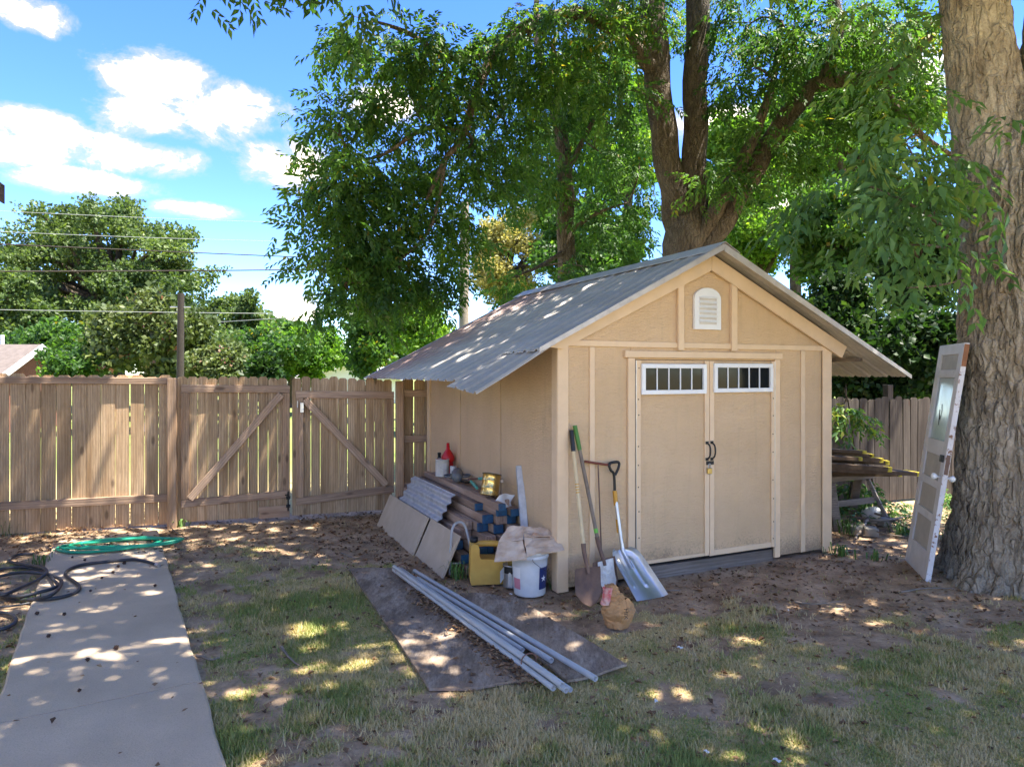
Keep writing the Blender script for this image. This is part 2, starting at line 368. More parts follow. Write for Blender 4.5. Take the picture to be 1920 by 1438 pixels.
M_leaf_dark = leafmat('dark_evergreen_leaf', [(0, (.012, .032, .010)), (.6, (.026, .064, .018)), (1, (.075, .13, .03))], .35)
M_litter = leafmat('dead_leaf', [(0, (.10, .055, .03)), (.4, (.22, .125, .065)), (.75, (.36, .22, .12)), (1, (.46, .31, .19))], .12, (1, .8, .5), .8)
M_grass = leafmat('lawn_blade', [(0, (.66, .53, .31)), (.40, (.54, .44, .23)), (.54, (.38, .36, .13)), (.78, (.23, .28, .085)), (1, (.28, .34, .10))], .3, (1.2, 1.25, .7), .7)

# ------------------------------------------------------------------ ground
PATH_D = Vector((-.505, .863, 0)).normalized(); PATH_N = Vector((PATH_D.y, -PATH_D.x, 0))
PATH_R = Vector((-1.30, 3.087, 0))
def path_dist(x, y):  # signed distance right of the path's right edge (negative: on or left of it)
    return (x - PATH_R.x) * PATH_N.x + (y - PATH_R.y) * PATH_N.y
def shed_local(x, y):
    dx, dy = x - SO.x, y - SO.y
    return dx * SU.x + dy * SU.y, dx * SV.x + dy * SV.y
def grass_mask(x, y):
    n = fbm(v3(x * 1.3, y * 1.3, 3.1), 4); n2 = fbm(v3(x * 4.6, y * 4.6, 9.7), 3); n3 = fbm(v3(x * 13, y * 13, 5.7), 2)
    m = .95 * (n - .5) * 2 + 1.25 * (n2 - .5) * 2 + .6 * (n3 - .5) * 2
    s, t = shed_local(x, y)
    base = np.where(y < 5.4, .38, .38 - (y - 5.4) * .62)
    right = np.clip((x - .9) / 1.5, 0, 1)
    base = base - right * np.clip((y - 4.1) / 1.6, 0, 1) * .9
    base = np.where((s > -1.0) & (t > -.9), base - .75, base)
    base = base - .30 * np.exp(-((x - 1.9) ** 2 + ((y - 3.9) / .6) ** 2) / .35) - .35 * np.exp(-((x - 3.2) ** 2 + ((y - 3.6) / .6) ** 2) / .4)
    base = np.where(path_dist(x, y) < -.97, -.15 - .25 * (y > 6), base)
    return np.clip(base + m + .30, 0, 1)
def ground_h(x, y):
    return (fbm(v3(x * .8, y * .8, 1.0), 3) - .5) * .05 * np.clip((y - 1) / 3, 0, 1) + (fbm(v3(x * 5, y * 5, 4.0), 3) - .5) * .022 - .012
def spaced(lo, hi, step, far):
    a = list(np.arange(lo, hi + 1e-6, step)); d = step; q = hi
    while q < far: d *= 1.35; q += d; a.append(q)
    d = step; q = lo; b = []
    while q > -far: d *= 1.35; q -= d; b.append(q)
    return np.array(b[::-1] + a)
def build_ground():
    xs = spaced(-6.6, 6.6, .045, 900); ys = spaced(2.2, 10.2, .04, 900); X, Y = np.meshgrid(xs, ys)
    near = (np.abs(X) < 14) & (Y > -4) & (Y < 18)
    Z = np.where(near, ground_h(X, Y), -.02)
    m = np.where(near, grass_mask(X, Y), .8)
    m = np.where(Y > 9.6 + .32 * X * (X < -1), .95, m)
    nx, ny = len(xs), len(ys); V = v3(X, Y, Z).reshape(-1, 3)
    idx = np.arange(nx * ny).reshape(ny, nx); a, b, c, d = idx[:-1, :-1].ravel(), idx[:-1, 1:].ravel(), idx[1:, 1:].ravel(), idx[1:, :-1].ravel()
    T = np.concatenate([np.stack([a, b, c], 1), np.stack([a, c, d], 1)])
    t = NT('soil_and_thatch'); v = t.coords((1, 1, 1), False, 'Object'); g = t.attr()
    n1 = t.noise(v, 3.0, 5, .6); n2 = t.noise(v, 38, 5, .7); n3 = t.noise(v, 160, 3, .7); nb = t.noise(v, .55, 3)
    soil = t.ramp(n1, [(.34, (.24, .16, .098)), (.5, (.42, .293, .185)), (.68, (.62, .45, .30))])
    soil = t.mix(t.rng(n2, .48, .72, 0, .65), soil, (.14, .09, .055)); soil = t.mix(t.rng(n3, .58, .75, 0, .7), soil, (.50, .36, .25))
    thatch = t.mix(t.rng(n2, .38, .66), (.53, .42, .21), (.39, .34, .13)); thatch = t.mix(t.rng(n3, .5, .72, 0, .6), thatch, (.55, .44, .25))
    tc = t.N('ShaderNodeTexCoord'); sp = t.N('ShaderNodeSeparateXYZ'); t.L(tc.outputs['Object'], sp.inputs[0])
    field = t.mix(t.rng(t.noise(v, .3, 4), .35, .7), (.16, .22, .05), (.27, .28, .10))
    col = t.mix(t.rng(t.math('ADD', g, t.math('MULTIPLY', t.math('SUBTRACT', n2, .5), .9)), .22, .62), soil, thatch)
    col = t.mix(t.rng(sp.outputs[1], 10.5, 13), col, field)
    t.bsdf(col, .95, 0, t.math('ADD', n2, t.math('MULTIPLY', n3, .5)), .8, .012, .15)
    o = obj('ground', tri_mesh('ground', V, T, [MATS['soil_and_thatch']], m.ravel(), smooth=True)); tag(o, kind='structure')
build_ground()

def in_view(x, y, z=0):
    return (y > .5) & (np.abs(x) / np.maximum(y, .1) < .80) & (y < 9.2)
def boards_mask(x, y):     # covered by the plywood sheets or the shed or the path
    s, t = shed_local(x, y); pd = path_dist(x, y)
    return ((s > -.02) & (s < 3.12) & (t > -.02) & (t < 3.4)) | ((pd < .012) & (pd > -.985) & (y < 7.66))
def build_grass():
    n = 700000
    y = 2.5 + 5.8 * rng.random(n) ** 1.35; x = (rng.random(n) * 2 - 1) * .82 * y
    m = grass_mask(x, y); keep = (rng.random(n) < np.clip(m * 1.25 - .08, .015, 1)) & ~boards_mask(x, y) & ~ply_mask(x, y)
    x, y, m = x[keep], y[keep], m[keep]; n = len(x)
    z = ground_h(x, y) - .004
    tall = fbm(v3(x * 2.2, y * 2.2, 21.0), 3)
    L = (.016 + .030 * rng.random(n)) * (.6 + .9 * np.clip((tall - .4) * 3, 0, 1)); W = .0026 + .003 * rng.random(n)
    az = rng.random(n) * 2 * np.pi; lean = .35 + 1.0 * rng.random(n)
    dx, dy, dz = np.cos(az) * np.sin(lean), np.sin(az) * np.sin(lean), np.cos(lean)
    wx, wy = -np.sin(az) * W, np.cos(az) * W
    a = v3(x - wx, y - wy, z); b = v3(x + wx, y + wy, z); c = v3(x + dx * L, y + dy * L, z + dz * L + .002)
    V = np.stack([a, b, c], 1).reshape(-1, 3); T = np.arange(3 * n).reshape(-1, 3)
    green = .55 * fbm(v3(x * 1.9, y * 1.9, 55.0), 4) + .45 * fbm(v3(x * 6.5, y * 6.5, 15.0), 3)
    r = np.clip((green - .5) * 2.4 + .50 + (rng.random(n) - .5) * .60 - .25 * np.clip(.5 - m, 0, 1), 0, 1)
    o = obj('lawn_grass', tri_mesh('lawn_grass', V, T, [M_grass], np.repeat(r, 3))); tag(o, 'patchy short lawn grass, half green and half dry straw', 'grass', kind='stuff')
PLY1 = [G(655, 1072), G(805, 1298), G(1000, 1281), G(745, 1066)]
PLY2 = [G(862, 1118), G(1063, 1283), G(1175, 1255), G(965, 1122)]
def in_quad(q, x, y):
    r = np.ones_like(x, bool)
    for i in range(4):
        a, b = q[i], q[(i + 1) % 4]; r &= ((b.x - a.x) * (y - a.y) - (b.y - a.y) * (x - a.x)) > 0
    return r
def ply_mask(x, y): return in_quad(PLY1, x, y) | in_quad(PLY2, x, y)
build_grass()

def build_path():
    root = empty('path', (0, 0, 0)); tag(root, kind='structure')
    cuts = [-2.6, .93, 5.28]; wd = .97
    for a, b in zip(cuts[:-1], cuts[1:]):
        a += .006; b -= .006; n = 40; mb = MB()
        def edge(u, side):
            p = PATH_R + PATH_D * (a + (b - a) * u) - PATH_N * (wd * side); k = (float(fbm(np.array([[p.x * 5, p.y * 5, side * 9.0]]), 3)[0]) - .5) * .03
            return p + PATH_N * k
        vs = []; fs = []; rows = [(0, -.06, 0), (0, .022, 0), (0, .03, .012), (1, .03, -.012), (1, .022, 0), (1, -.06, 0)]
        for i in range(n + 1):
            for sd, z, off in rows: q = edge(i / n, sd) - PATH_N * off; vs.append((q.x, q.y, z))
        for i in range(n):
            for k in range(5): fs.append((i * 6 + k, i * 6 + k + 1, i * 6 + 7 + k, i * 6 + 6 + k))
        fs += [tuple(range(5, -1, -1)), tuple(n * 6 + k for k in range(6))]
        mb.add(vs, fs); mb.build('slab', M_conc, root)
build_path()

def litter(name, n, fn, label, size=(.02, .055)):
    V = []; T = []; rr = []; x, y, z = fn(n); n = len(x)
    L = size[0] + (size[1] - size[0]) * rng.random(n) ** 2; az = rng.random(n) * 6.283; tl = (rng.random(n) - .5) * 1.5; cu = (rng.random(n) - .2) * .55
    ca, sa = np.cos(az), np.sin(az); pts = np.array([(-.5, 0, 0), (-.1, .32, 1), (.5, 0, .25), (-.1, -.32, 1), (.05, 0, -.1)])
    for px_, py_, pz_ in pts:
        lx = px_ * L; ly = py_ * L; lz = pz_ * L * cu + px_ * L * np.sin(tl) * .5
        V.append(v3(x + lx * ca - ly * sa, y + lx * sa + ly * ca, z + lz + .008))
    V = np.stack(V, 1).reshape(-1, 3); b = np.arange(n) * 5
    T = np.concatenate([np.stack([b + i, b + j, b + 4], 1) for i, j in ((0, 3), (3, 2), (2, 1), (1, 0))])
    o = obj(name, tri_mesh(name, V, T, [M_litter], np.repeat(rng.random(n), 5))); return tag(o, label, 'leaf litter', kind='stuff')
def litter_fn(n):
    y = 2.6 + 6.2 * rng.random(n) ** .8; x = (rng.random(n) * 2 - 1) * .8 * y; s, t = shed_local(x, y)
    d = .16 + .8 * np.exp(-((s + .75) / .5) ** 2) * ((t > -.3) & (t < 4)) + .30 * ((y > 6.6) & (x < -1)) + .6 * ((y > 6.7) & (x < -4.6)) + .22 * (x > 1.5) * (y > 4.8) + .35 * np.exp(-((t + .3) / .35) ** 2) * (s > -1) * (s < 3.4)
    d *= .4 + 1.3 * fbm(v3(x * 2, y * 2, 77.0), 3)
    on_ply = in_quad([PLY1[0], PLY1[1], PLY2[2], PLY2[3]], x, y); pd = path_dist(x, y); on_path = (pd < 0) & (pd > -.97)
    d = np.where(on_path & (y < 6.6), d * .06, d); d = np.where(on_ply, .10, d)
    k = (rng.random(n) < d) & ~((s > -.01) & (s < 3.1) & (t > -.01)) & (s > -5)
    x, y = x[k], y[k]; z = ground_h(x, y) + np.where(on_ply[k], .025, 0) + np.where(on_path[k], .045, 0)
    return x, y, z
litter('leaf_litter', 30000, litter_fn, 'brown dead leaves scattered over the soil and lawn')

# ------------------------------------------------------------------ shed
RIDGE_S, RIDGE_Z, TL, TR_ = 1.555, 2.90, .52, .463
def zl(s): return RIDGE_Z - (RIDGE_S - s) * TL if s < RIDGE_S else RIDGE_Z - (s - RIDGE_S) * TR_
def build_shed():
    sh = empty('garden_shed', SO, SA)
    tag(sh, 'tan wooden garden shed with double doors and ribbed metal roof', 'shed')
    W, D = 3.10, 3.40
    B = lambda n, a, b, m=M_trim, bev=.003, par=sh: MB().box(a, b, 0, None, bev).build(n, m, par)
    # front siding: sheets between the grooves, the gable above
    def panel(poly, y0=0.0, y1=.02): return MB().prism(poly, y0, y1).build('siding_panel', M_paint, sh)
    g = .004
    for a, b in ((.09, .31), (.314, .70), (2.38, 2.72), (2.724, 2.99)): panel([(a, .03), (b, .03), (b, 2.003), (a, 2.003)])
    panel([(.70 + g, 1.90), (2.38 - g, 1.90), (2.38 - g, 2.003), (.70 + g, 2.003)])
    top = lambda s: zl(s) - .04
    panel([(.0, 2.03), (1.21, 2.03), (1.21, top(1.21)), (.0, top(0))])
    panel([(1.214, 2.03), (1.83, 2.03), (1.83, top(1.83)), (RIDGE_S, top(RIDGE_S)), (1.214, top(1.214))])
    panel([(1.834, 2.03), (W, 2.03), (W, top(W)), (1.834, top(1.834))])
    # left side, right side, back
    for a, b in ((.022, 1.138), (1.158, 2.243), (2.263, D - .02)):
        B('siding_panel', (0, a, .03), (.02, b, top(0) + .0), M_paint, 0)
        B('siding_panel', (W - .02, a, .03), (W, b, top(W)), M_paint, 0)
    MB().prism([(0, .03), (W, .03), (W, top(W)), (RIDGE_S, top(RIDGE_S)), (0, top(0))], D - .02, D).build('back_wall', M_paint, sh)
    B('corner_trim', (-.018, -.018, .0), (.085, .0, 2.02)); B('corner_trim', (-.018, .0, .0), (0, .085, 2.07))
    B('corner_trim', (W - .105, -.018, .0), (W + .018, .0, 2.05)); B('corner_trim', (W, .0, 0), (W + .018, .085, 2.12))
    B('corner_trim', (-.018, D - .10, 0), (0, D, 2.04))
    B('batten', (.29, -.014, .03), (.34, 0, 2.0)); B('batten', (2.70, -.014, .03), (2.756, 0, 2.0))
    B('frieze_board', (.087, -.02, 2.003), (2.992, 0, 2.052))
    for a, b in ((1.187, 1.25), (1.80, 1.866)):
        MB().prism([(a, 1.985), (b, 1.985), (b, top(b) - .10), (a, top(a) - .10)], -.036, -.0205).build('gable_batten', M_trim, sh)
    B('gable_nailer', (1.19, -.0205, 2.052), (1.247, 0, top(1.2) - .1)); B('gable_nailer', (1.803, -.0205, 2.052), (1.863, 0, top(1.85) - .1))
    # rake boards
    MB().prism([(RIDGE_S, zl(RIDGE_S) - .045), (RIDGE_S, zl(RIDGE_S) - .19), (0.02, zl(.02) - .125), (-.10, zl(-.10) - .05), (-.10, zl(-.10) - .03)], -.045, -.021).build('rake_board', M_trim, sh)
    MB().prism([(RIDGE_S + .003, zl(RIDGE_S) - .045), (3.30, zl(3.30) - .045), (3.23, zl(3.23) - .19), (RIDGE_S + .003, zl(RIDGE_S) - .19)], -.045, -.021).build('rake_board', M_trim, sh)
    # doorway: sill lumber, near-black strip painted for the shade under the doors, header and casing
    B('floor_skid', (.74, .01, -.02), (2.36, .10, .095), M_oldwood); B('gap_shade', (.74, .03, .10), (2.36, .12, .14), M_dark, 0)
    B('shade_backing', (.71, .045, .14), (2.37, .06, 1.90), M_dark, 0)  # near-black sheet stands in for the unlit shed interior
    B('door_header', (.627, -.038, 1.915), (2.43, 0, 1.972))
    B('door_casing', (.665, -.024, .02), (.737, 0, 1.912)); B('door_casing', (2.343, -.024, .02), (2.412, 0, 1.912))
    def door(a, b, hinge_left, zb):
        d = MB().box((a, -.012, zb), (b, .02, 1.895), 0, None, .003).build('door', M_paint, sh)
        sub = lambda n, p, q, m=M_trim, bev=.002: MB().box(p, q, 0, None, bev).build(n, m, d)
        hl = (a, a + .042) if hinge_left else (b - .042, b); ml = (b - .05, b) if hinge_left else (a, a + .05)
        sub('stile', (hl[0], -.030, zb), (hl[1], -.0125, 1.893)); sub('stile', (ml[0], -.030, zb), (ml[1], -.0125, 1.893))
        sub('rail', (hl[1] + .001 if hinge_left else ml[1] + .001, -.028, zb), (ml[0] - .001 if hinge_left else hl[0] - .001, -.0125, zb + (.05 if not hinge_left else .03)))
        # transom window
        x0, x1, z0, z1 = (a + .04, a + .04 + .705, 1.597, 1.862) if hinge_left else (a + .035, a + .035 + .715, 1.605, 1.870)
        fw = .038; f = MB()
        f.box((x0, -.052, z1 - fw), (x1, -.031, z1), 0, None, .003).box((x0, -.052, z0), (x1, -.031, z0 + fw), 0, None, .003)
        f.box((x0, -.052, z0 + fw), (x0 + fw, -.031, z1 - fw)).box((x1 - fw, -.052, z0 + fw), (x1, -.031, z1 - fw)); f.build('window_frame', M_white, d)
        pw = (x1 - x0 - 2 * fw) / 5
        for k in range(5):
            xa = x0 + fw + k * pw; MB().box((xa + .004, -.037, z0 + fw), (xa + pw - .004, -.033, z1 - fw)).build('pane', M_glass, d)
            if k: MB().box((xa - .0055, -.046, z0 + fw), (xa + .0055, -.0325, z1 - fw), 0, None, .002).build('muntin', M_white, d)
        hx = .5 * (ml[0] + ml[1]); hm = MB()
        hm.tube(spline([(hx - .008, -.034, 1.005), (hx + .006, -.055, 1.03), (hx + .012, -.06, 1.08), (hx + .006, -.055, 1.13), (hx - .008, -.034, 1.155)], 5), .0075, 8)
        hm.box((hx - .02, -.036, .992), (hx + .012, -.0302, 1.018)).box((hx - .02, -.036, 1.142), (hx + .012, -.0302, 1.168)); hm.build('handle', M_black, d)
        scr = MB().lathe([(0, 0), (.006, 0), (.005, .003), (0, .003)], 8).mesh('screw', M_black)
        sx = sum(hl) / 2
        for k in range(9): obj('screw', scr, d, (sx + random.uniform(-.006, .006), -.030, .22 + k * .195 + random.uniform(-.05, .05)), (R(90), 0, 0))
        hinge = MB().tube([((a - .004) if hinge_left else (b + .004), -.026, zb), ((a - .004) if hinge_left else (b + .004), -.026, 1.89)], .005, 6).build('piano_hinge', M_steel, d)
        return d
    door(.748, 1.540, True, .135); dr = door(1.546, 2.336, False, .128)
    MB().box((1.50, -.036, .955), (1.588, -.0305, .988), 0, None, .002).build('hasp', M_black, dr)
    # louvred vent with arched head
    x0, x1, z0, z1 = 1.372, 1.676, 2.176, 2.552; cx = (x0 + x1) / 2
    arch = lambda ins: [(x0 + ins, z0 + ins), (x1 - ins, z0 + ins), (x1 - ins, z1 - .10)] + [(cx + (x1 - x0 - 2 * ins) / 2 * math.cos(t), z1 - .10 + (.10 - ins * .6) * math.sin(t)) for t in np.linspace(.25, math.pi - .25, 9)] + [(x0 + ins, z1 - .10)]
    vent = MB().prism(arch(0), -.030, -.004).build('gable_vent', M_white, sh)
    for k in range(6):
        z = z0 + .045 + k * .043
        MB().box((x0 + .055, -.034, z), (x1 - .055, -.0305, z + .024)).build('louvre_slot', M_flash, vent)
        MB().prism([(-.042, z + .020), (-.030, z + .040), (-.0305, z + .020)], x0 + .05, x1 - .05, 0, Matrix(((0, 1, 0, 0), (1, 0, 0, 0), (0, 0, 1, 0), (0, 0, 0, 1)))).build('louvre', M_white, vent)
    # ---- roof sheets: trapezoid ribs run down the slope
    def sheet(t0, t1, fa, fb, sa, sb, name='roof_sheet', lift=0.0, mat=M_roof, wob=.004, pitch=.205, th=.004):
        # fa, fb: height function of s at t0 and t1
        prof = []; t = t0; 
        while t < t1 - 1e-4:
            e = min(t + pitch, t1); prof += [(t, 0.0), (t + .018, .019), (t + .040, .019), (t + .058, 0.0)] if e - t > .06 else [(t, 0.0)]
            prof += [(t + .095, .001), (t + .102, .006), (t + .112, .006), (t + .119, .001), (t + .15, .001), (t + .157, .006), (t + .167, .006), (t + .174, .001)] if e - t > .18 else []
            t = e
        prof.append((t1, 0)); n = len(prof); ns = 9; vs = []; fs = []
        for i in range(ns):
            s = sa + (sb - sa) * i / (ns - 1)
            for t, h in prof:
                u = (t - t0) / (t1 - t0); z = fa(s) * (1 - u) + fb(s) * u + lift + h + wob * math.sin(7 * s + 3 * t) * math.sin(5 * t)
                vs.append((s, t, z))
        m = len(vs); vs += [(a, b, c - th) for a, b, c in vs]
        for i in range(ns - 1):
            for k in range(n - 1):
                q = (i * n + k, i * n + k + 1, (i + 1) * n + k + 1, (i + 1) * n + k); fs += [q, tuple(m + x for x in reversed(q))]
        for k in range(n - 1):
            fs.append((k, m + k, m + k + 1, k + 1)); e = (ns - 1) * n; fs.append((e + k, e + k + 1, m + e + k + 1, m + e + k))
        for i in range(ns - 1):
            fs.append((i * n, (i + 1) * n, m + (i + 1) * n, m + i * n)); e = n - 1; fs.append((i * n + e, m + i * n + e, m + (i + 1) * n + e, (i + 1) * n + e))
        return MB().add(vs, fs).build(name, mat, sh)
    # front strip: a short upper sheet lapping a sagging lower one
    sheet(-.20, .47, zl, zl, RIDGE_S - .02, -.29, lift=.012)
    sag = lambda s: zl(s) - .012 - .035 * max(0, (-.15 - s)) / .65
    sheet(-.20, .455, sag, lambda s: zl(s) - .004, -.12, -.80)
    ts = [.45, 1.29, 2.12, 2.96, 3.82]
    for k in range(4): sheet(ts[k], ts[k + 1] + .015, zl, zl, RIDGE_S - .02, -.72 - random.uniform(-.012, .012), lift=.003 * (k % 2))
    ts = [-.20, .62, 1.43, 2.24, 3.04, 3.82]
    for k in range(5): sheet(ts[k], ts[k + 1] + .015, zl, zl, RIDGE_S + .02, 4.05 + random.uniform(-.01, .01), lift=.003 * (k % 2))
    cap = MB().add([(RIDGE_S - .17, -.22, zl(RIDGE_S - .17) + .032), (RIDGE_S, -.22, RIDGE_Z + .042), (RIDGE_S + .17, -.22, zl(RIDGE_S + .17) + .032), (RIDGE_S - .17, 3.84, zl(RIDGE_S - .17) + .032), (RIDGE_S, 3.84, RIDGE_Z + .042), (RIDGE_S + .17, 3.84, zl(RIDGE_S + .17) + .032),
         (RIDGE_S - .17, -.22, zl(RIDGE_S - .17) + .028), (RIDGE_S, -.22, RIDGE_Z + .038), (RIDGE_S + .17, -.22, zl(RIDGE_S + .17) + .028), (RIDGE_S - .17, 3.84, zl(RIDGE_S - .17) + .028), (RIDGE_S, 3.84, RIDGE_Z + .038), (RIDGE_S + .17, 3.84, zl(RIDGE_S + .17) + .028)],
         [(0, 1, 4, 3), (1, 2, 5, 4), (9, 10, 7, 6), (10, 11, 8, 7), (0, 6, 7, 1), (1, 7, 8, 2), (3, 4, 10, 9), (4, 5, 11, 10), (0, 3, 9, 6), (2, 8, 11, 5)]).build('ridge_cap', M_flash, sh)
    MB().prism([(RIDGE_S, RIDGE_Z + .022), (4.055, zl(4.055) + .022), (4.055, zl(4.055) - .018), (RIDGE_S, RIDGE_Z - .045)], -.212, -.2025).build('gable_flashing', M_flash, sh)
    MB().prism([(RIDGE_S - .003, RIDGE_Z + .022), (RIDGE_S - .003, RIDGE_Z - .03), (-.28, zl(-.28) - .005), (-.28, zl(-.28) + .034)], -.212, -.2025).build('gable_flashing', M_roof, sh)
    for s in (.2, .9, 2.3, 3.0, 3.6):   # purlins under the sheets
        MB().box((s - .02, .025, zl(s) - .05), (s + .02, 3.78, zl(s) - .012)).build('purlin', M_oldwood, sh)
    MB().box((-.62, .5, zl(-.62) - .05), (-.58, 3.78, zl(-.62) - .014)).build('purlin', M_oldwood, sh)
    MB().box((RIDGE_S - .02, .025, RIDGE_Z - .16), (RIDGE_S + .02, 3.5, RIDGE_Z - .03)).build('ridge_beam', M_oldwood, sh)
    return sh
build_shed()
pl = empty('padlock', SL(1.528, -.046, .905), SA); tag(pl, 'brass padlock hanging from the black hasp of the shed doors', 'padlock')
MB().box((-.024, -.011, -.03), (.024, .011, .022), 0, None, .004).build('body', M_brass, pl)
MB().tube(spline([(-.015, 0, .02), (-.015, 0, .045), (0, 0, .06), (.015, 0, .045), (.015, 0, .02)], 5), .0045, 8).build('shackle', M_steel, pl)

# ------------------------------------------------------------------ fences
FA = R(18); F0 = Vector((-5.6, 7.47, 0)); FD = Vector((math.cos(FA), math.sin(FA), 0))
def picket_mesh(w_, h, th=.016):
    c = w_ * .22; poly = [(-w_ / 2, 0), (w_ / 2, 0), (w_ / 2, h - c), (w_ / 2 - c, h), (-w_ / 2 + c, h), (-w_ / 2, h - c)]
    return poly
def pickets(parent, p0, p1, h0, h1, wid, gap, mat, y=.0, zb=.02, tilt=.004, jit=.012):
    me = MB().prism(picket_mesh(wid, 1.0), 0, .016).mesh('picket', mat); out = []
    # dog-ear heads keep their size: a mesh per height class
    p = p0
    while p + wid <= p1 + .02:
        u = (p - p0) / max(.01, p1 - p0); h = h0 + (h1 - h0) * u + random.uniform(-jit, jit)
        hh = round(h * 50) / 50
        key = ('picket', mat.name, round(wid, 3), hh)
        if key not in MATS: MATS[key] = MB().prism(picket_mesh(wid, hh - zb), 0, .016).mesh('picket', mat)
        o = obj('picket', MATS[key], parent, (p + wid / 2, y + random.uniform(0, .003), zb), (random.uniform(-.004, .004), random.uniform(-tilt, tilt), random.uniform(-.02, .02))); out.append(o)
        p += wid + gap * random.uniform(.3, 1.8)
    return out
def rail(parent, p0, z0, p1, z1, hgt=.088, y0=-.04, y1=-.002, mat=None, name='rail'):
    L = math.hypot(p1 - p0, z1 - z0); o = MB().box((-L / 2, y0, -hgt / 2), (L / 2, y1, hgt / 2), 0, None, .004).build(name, mat or M_rail, parent)
    o.location = ((p0 + p1) / 2, 0, (z0 + z1) / 2); o.rotation_euler = (0, -math.atan2(z1 - z0, p1 - p0), 0); return o
f1 = empty('wood_fence', F0, FA); tag(f1, 'brown picket fence panel left of the double gate with two rails', 'fence')
pickets(f1, -3.0, 1.70, 1.80, 1.745, .140, .007, M_fence, tilt=.0015)
rail(f1, -3.0, 1.735, 1.66, 1.69, .075); rail(f1, -3.0, .33, 1.66, .33, .088)
MB().box((-.048, -.095, -.05), (.048, -.003, 1.725), 0, None, .005).build('post', M_post, f1, (1.715, -.02, 0))
MB().box((-.045, -.09, -.05), (.045, 0, 1.70), 0, None, .005).build('post', M_post, f1, (-1.05, .11, 0))
def gate(p0, p1, label, diag_up, ztop, zrail, zb, tops):
    g = empty('gate', F0 + FD * p0, FA); tag(g, label, 'gate', 'pair of wooden yard gates'); wd = p1 - p0
    pickets(g, -.045, wd + .05, tops[0], tops[1], .108, .004, M_fence, 0, .03, tilt=.0015)
    rail(g, .0, zrail[0], wd, zrail[1], .09, name='top_rail'); rail(g, .0, zb[0], wd, zb[1], .09, name='bottom_rail')
    for x in (.045, wd - .045):
        u = x / wd; za = zb[0] + (zb[1] - zb[0]) * u + .047; zz = zrail[0] + (zrail[1] - zrail[0]) * u - .047
        MB().box((x - .045, -.040, za), (x + .045, -.002, zz), 0, None, .004).build('upright', M_post, g)
    a, b = ((.10, zb[0] + .06), (wd - .10, zrail[1] - .06)) if diag_up else ((.10, zrail[0] - .06), (wd - .10, zb[1] + .06))
    d = rail(g, a[0], a[1], b[0], b[1], .085, -.079, -.0415, name='brace'); return g
g1 = gate(1.80, 3.015, 'left wooden gate leaf with diagonal brace rising to the right', True, 1.6, (1.60, 1.585), (.25, .305), (1.74, 1.72))
g2 = gate(3.085, 4.285, 'right wooden gate leaf with diagonal brace falling to the right', False, 1.6, (1.52, 1.50), (.20, .30), (1.735, 1.70))
MB().box((.05, -.088, 1.30), (.09, -.0795, 1.42), 0, Matrix.Translation((0, 0, 0)), .001).build('brace_plate', M_steel, g2)
MB().tube([(1.195, -.055, .10), (1.195, -.055, .34)], .010, 8).tube([(1.195, -.055, .30), (1.16, -.075, .30)], .008, 6).box((1.17, -.05, .24), (1.22, -.041, .28)).box((1.17, -.05, .14), (1.22, -.041, .18)).build('drop_bolt', M_black, g1)
MB().box((.85, -.03, .02), (1.21, -.003, .16), 0, None, .003).build('kick_board', M_rail, g1)
MB().tube([(.02, -.055, 1.36), (.02, -.055, 1.44)], .008, 8).build('latch', M_steel, g2)
f2 = empty('wood_fence', F0 + FD * 4.33, FA); tag(f2, 'short run of brown picket fence between the right gate and the shed', 'fence')
MB().box((-.048, -.095, -.05), (.048, 0, 1.68), 0, None, .005).build('post', M_post, f2, (.02, -.02, 0))
pickets(f2, .07, 2.4, 1.72, 1.70, .140, .012, M_fence)
for z in (1.52, .93, .32): rail(f2, .07, z, 2.4, z, .088)
f3 = empty('wood_fence', Vector((3.75, 8.95, 0)), R(19)); tag(f3, 'old grey weathered picket fence behind the shed and large tree', 'fence')
pickets(f3, 0, 4.0, 1.45, 1.42, .125, .005, M_oldfence, tilt=.012, jit=.02); rail(f3, 0, 1.1, 4.0, 1.1, .09, .02, .055, M_oldwood); rail(f3, 0, .35, 4.0, .35, .09, .02, .055, M_oldwood)
MB().box((-.05, .03, 0), (.05, .12, 1.62), 0, None, .005).build('post', M_oldfence, f3, (1.62, 0, 0))

# ------------------------------------------------------------------ trees
def spray_template(L=.5, n_comp=5, nl=4, rach=.22, ll=.10, lw=.021, droop=.18, seed=1):
    r = np.random.default_rng(seed); V = []
    def leaflet(p, d, up):
        d = d / np.linalg.norm(d); sd = np.cross(d, up); sd /= np.linalg.norm(sd) + 1e-9; nn = np.cross(sd, d)
        l = ll * r.uniform(.75, 1.2); w_ = lw * r.uniform(.8, 1.2)
        V.append([p, p + d * l * .38 + sd * w_ + nn * w_ * .35, p + d * l - nn * l * .14, p + d * l * .38 - sd * w_ + nn * w_ * .35])
    for i in range(n_comp):
        u = (i + .6) / n_comp; p = np.array([L * u, 0, -droop * u * u]); side = 1 if i % 2 else -1
        yaw = side * r.uniform(.5, 1.25); dr = r.uniform(-.75, -.15); d = np.array([math.cos(yaw), math.sin(yaw), dr]); d /= np.linalg.norm(d)
        up = np.array([0, 0, 1.0]) + r.normal(0, .3, 3)
        for k in range(nl):
            q = p + d * rach * (k + 1) / nl + np.array([0, 0, -.06 * ((k + 1) / nl) ** 2])
            sd = np.cross(d, up); sd /= np.linalg.norm(sd)
            for sg in (1, -1): leaflet(q, d * .75 + sg * sd * .75 + np.array([0, 0, r.uniform(-.55, 0)]), up)
        leaflet(p + d * rach, d + np.array([0, 0, -.4]), up)
    return np.array(V)
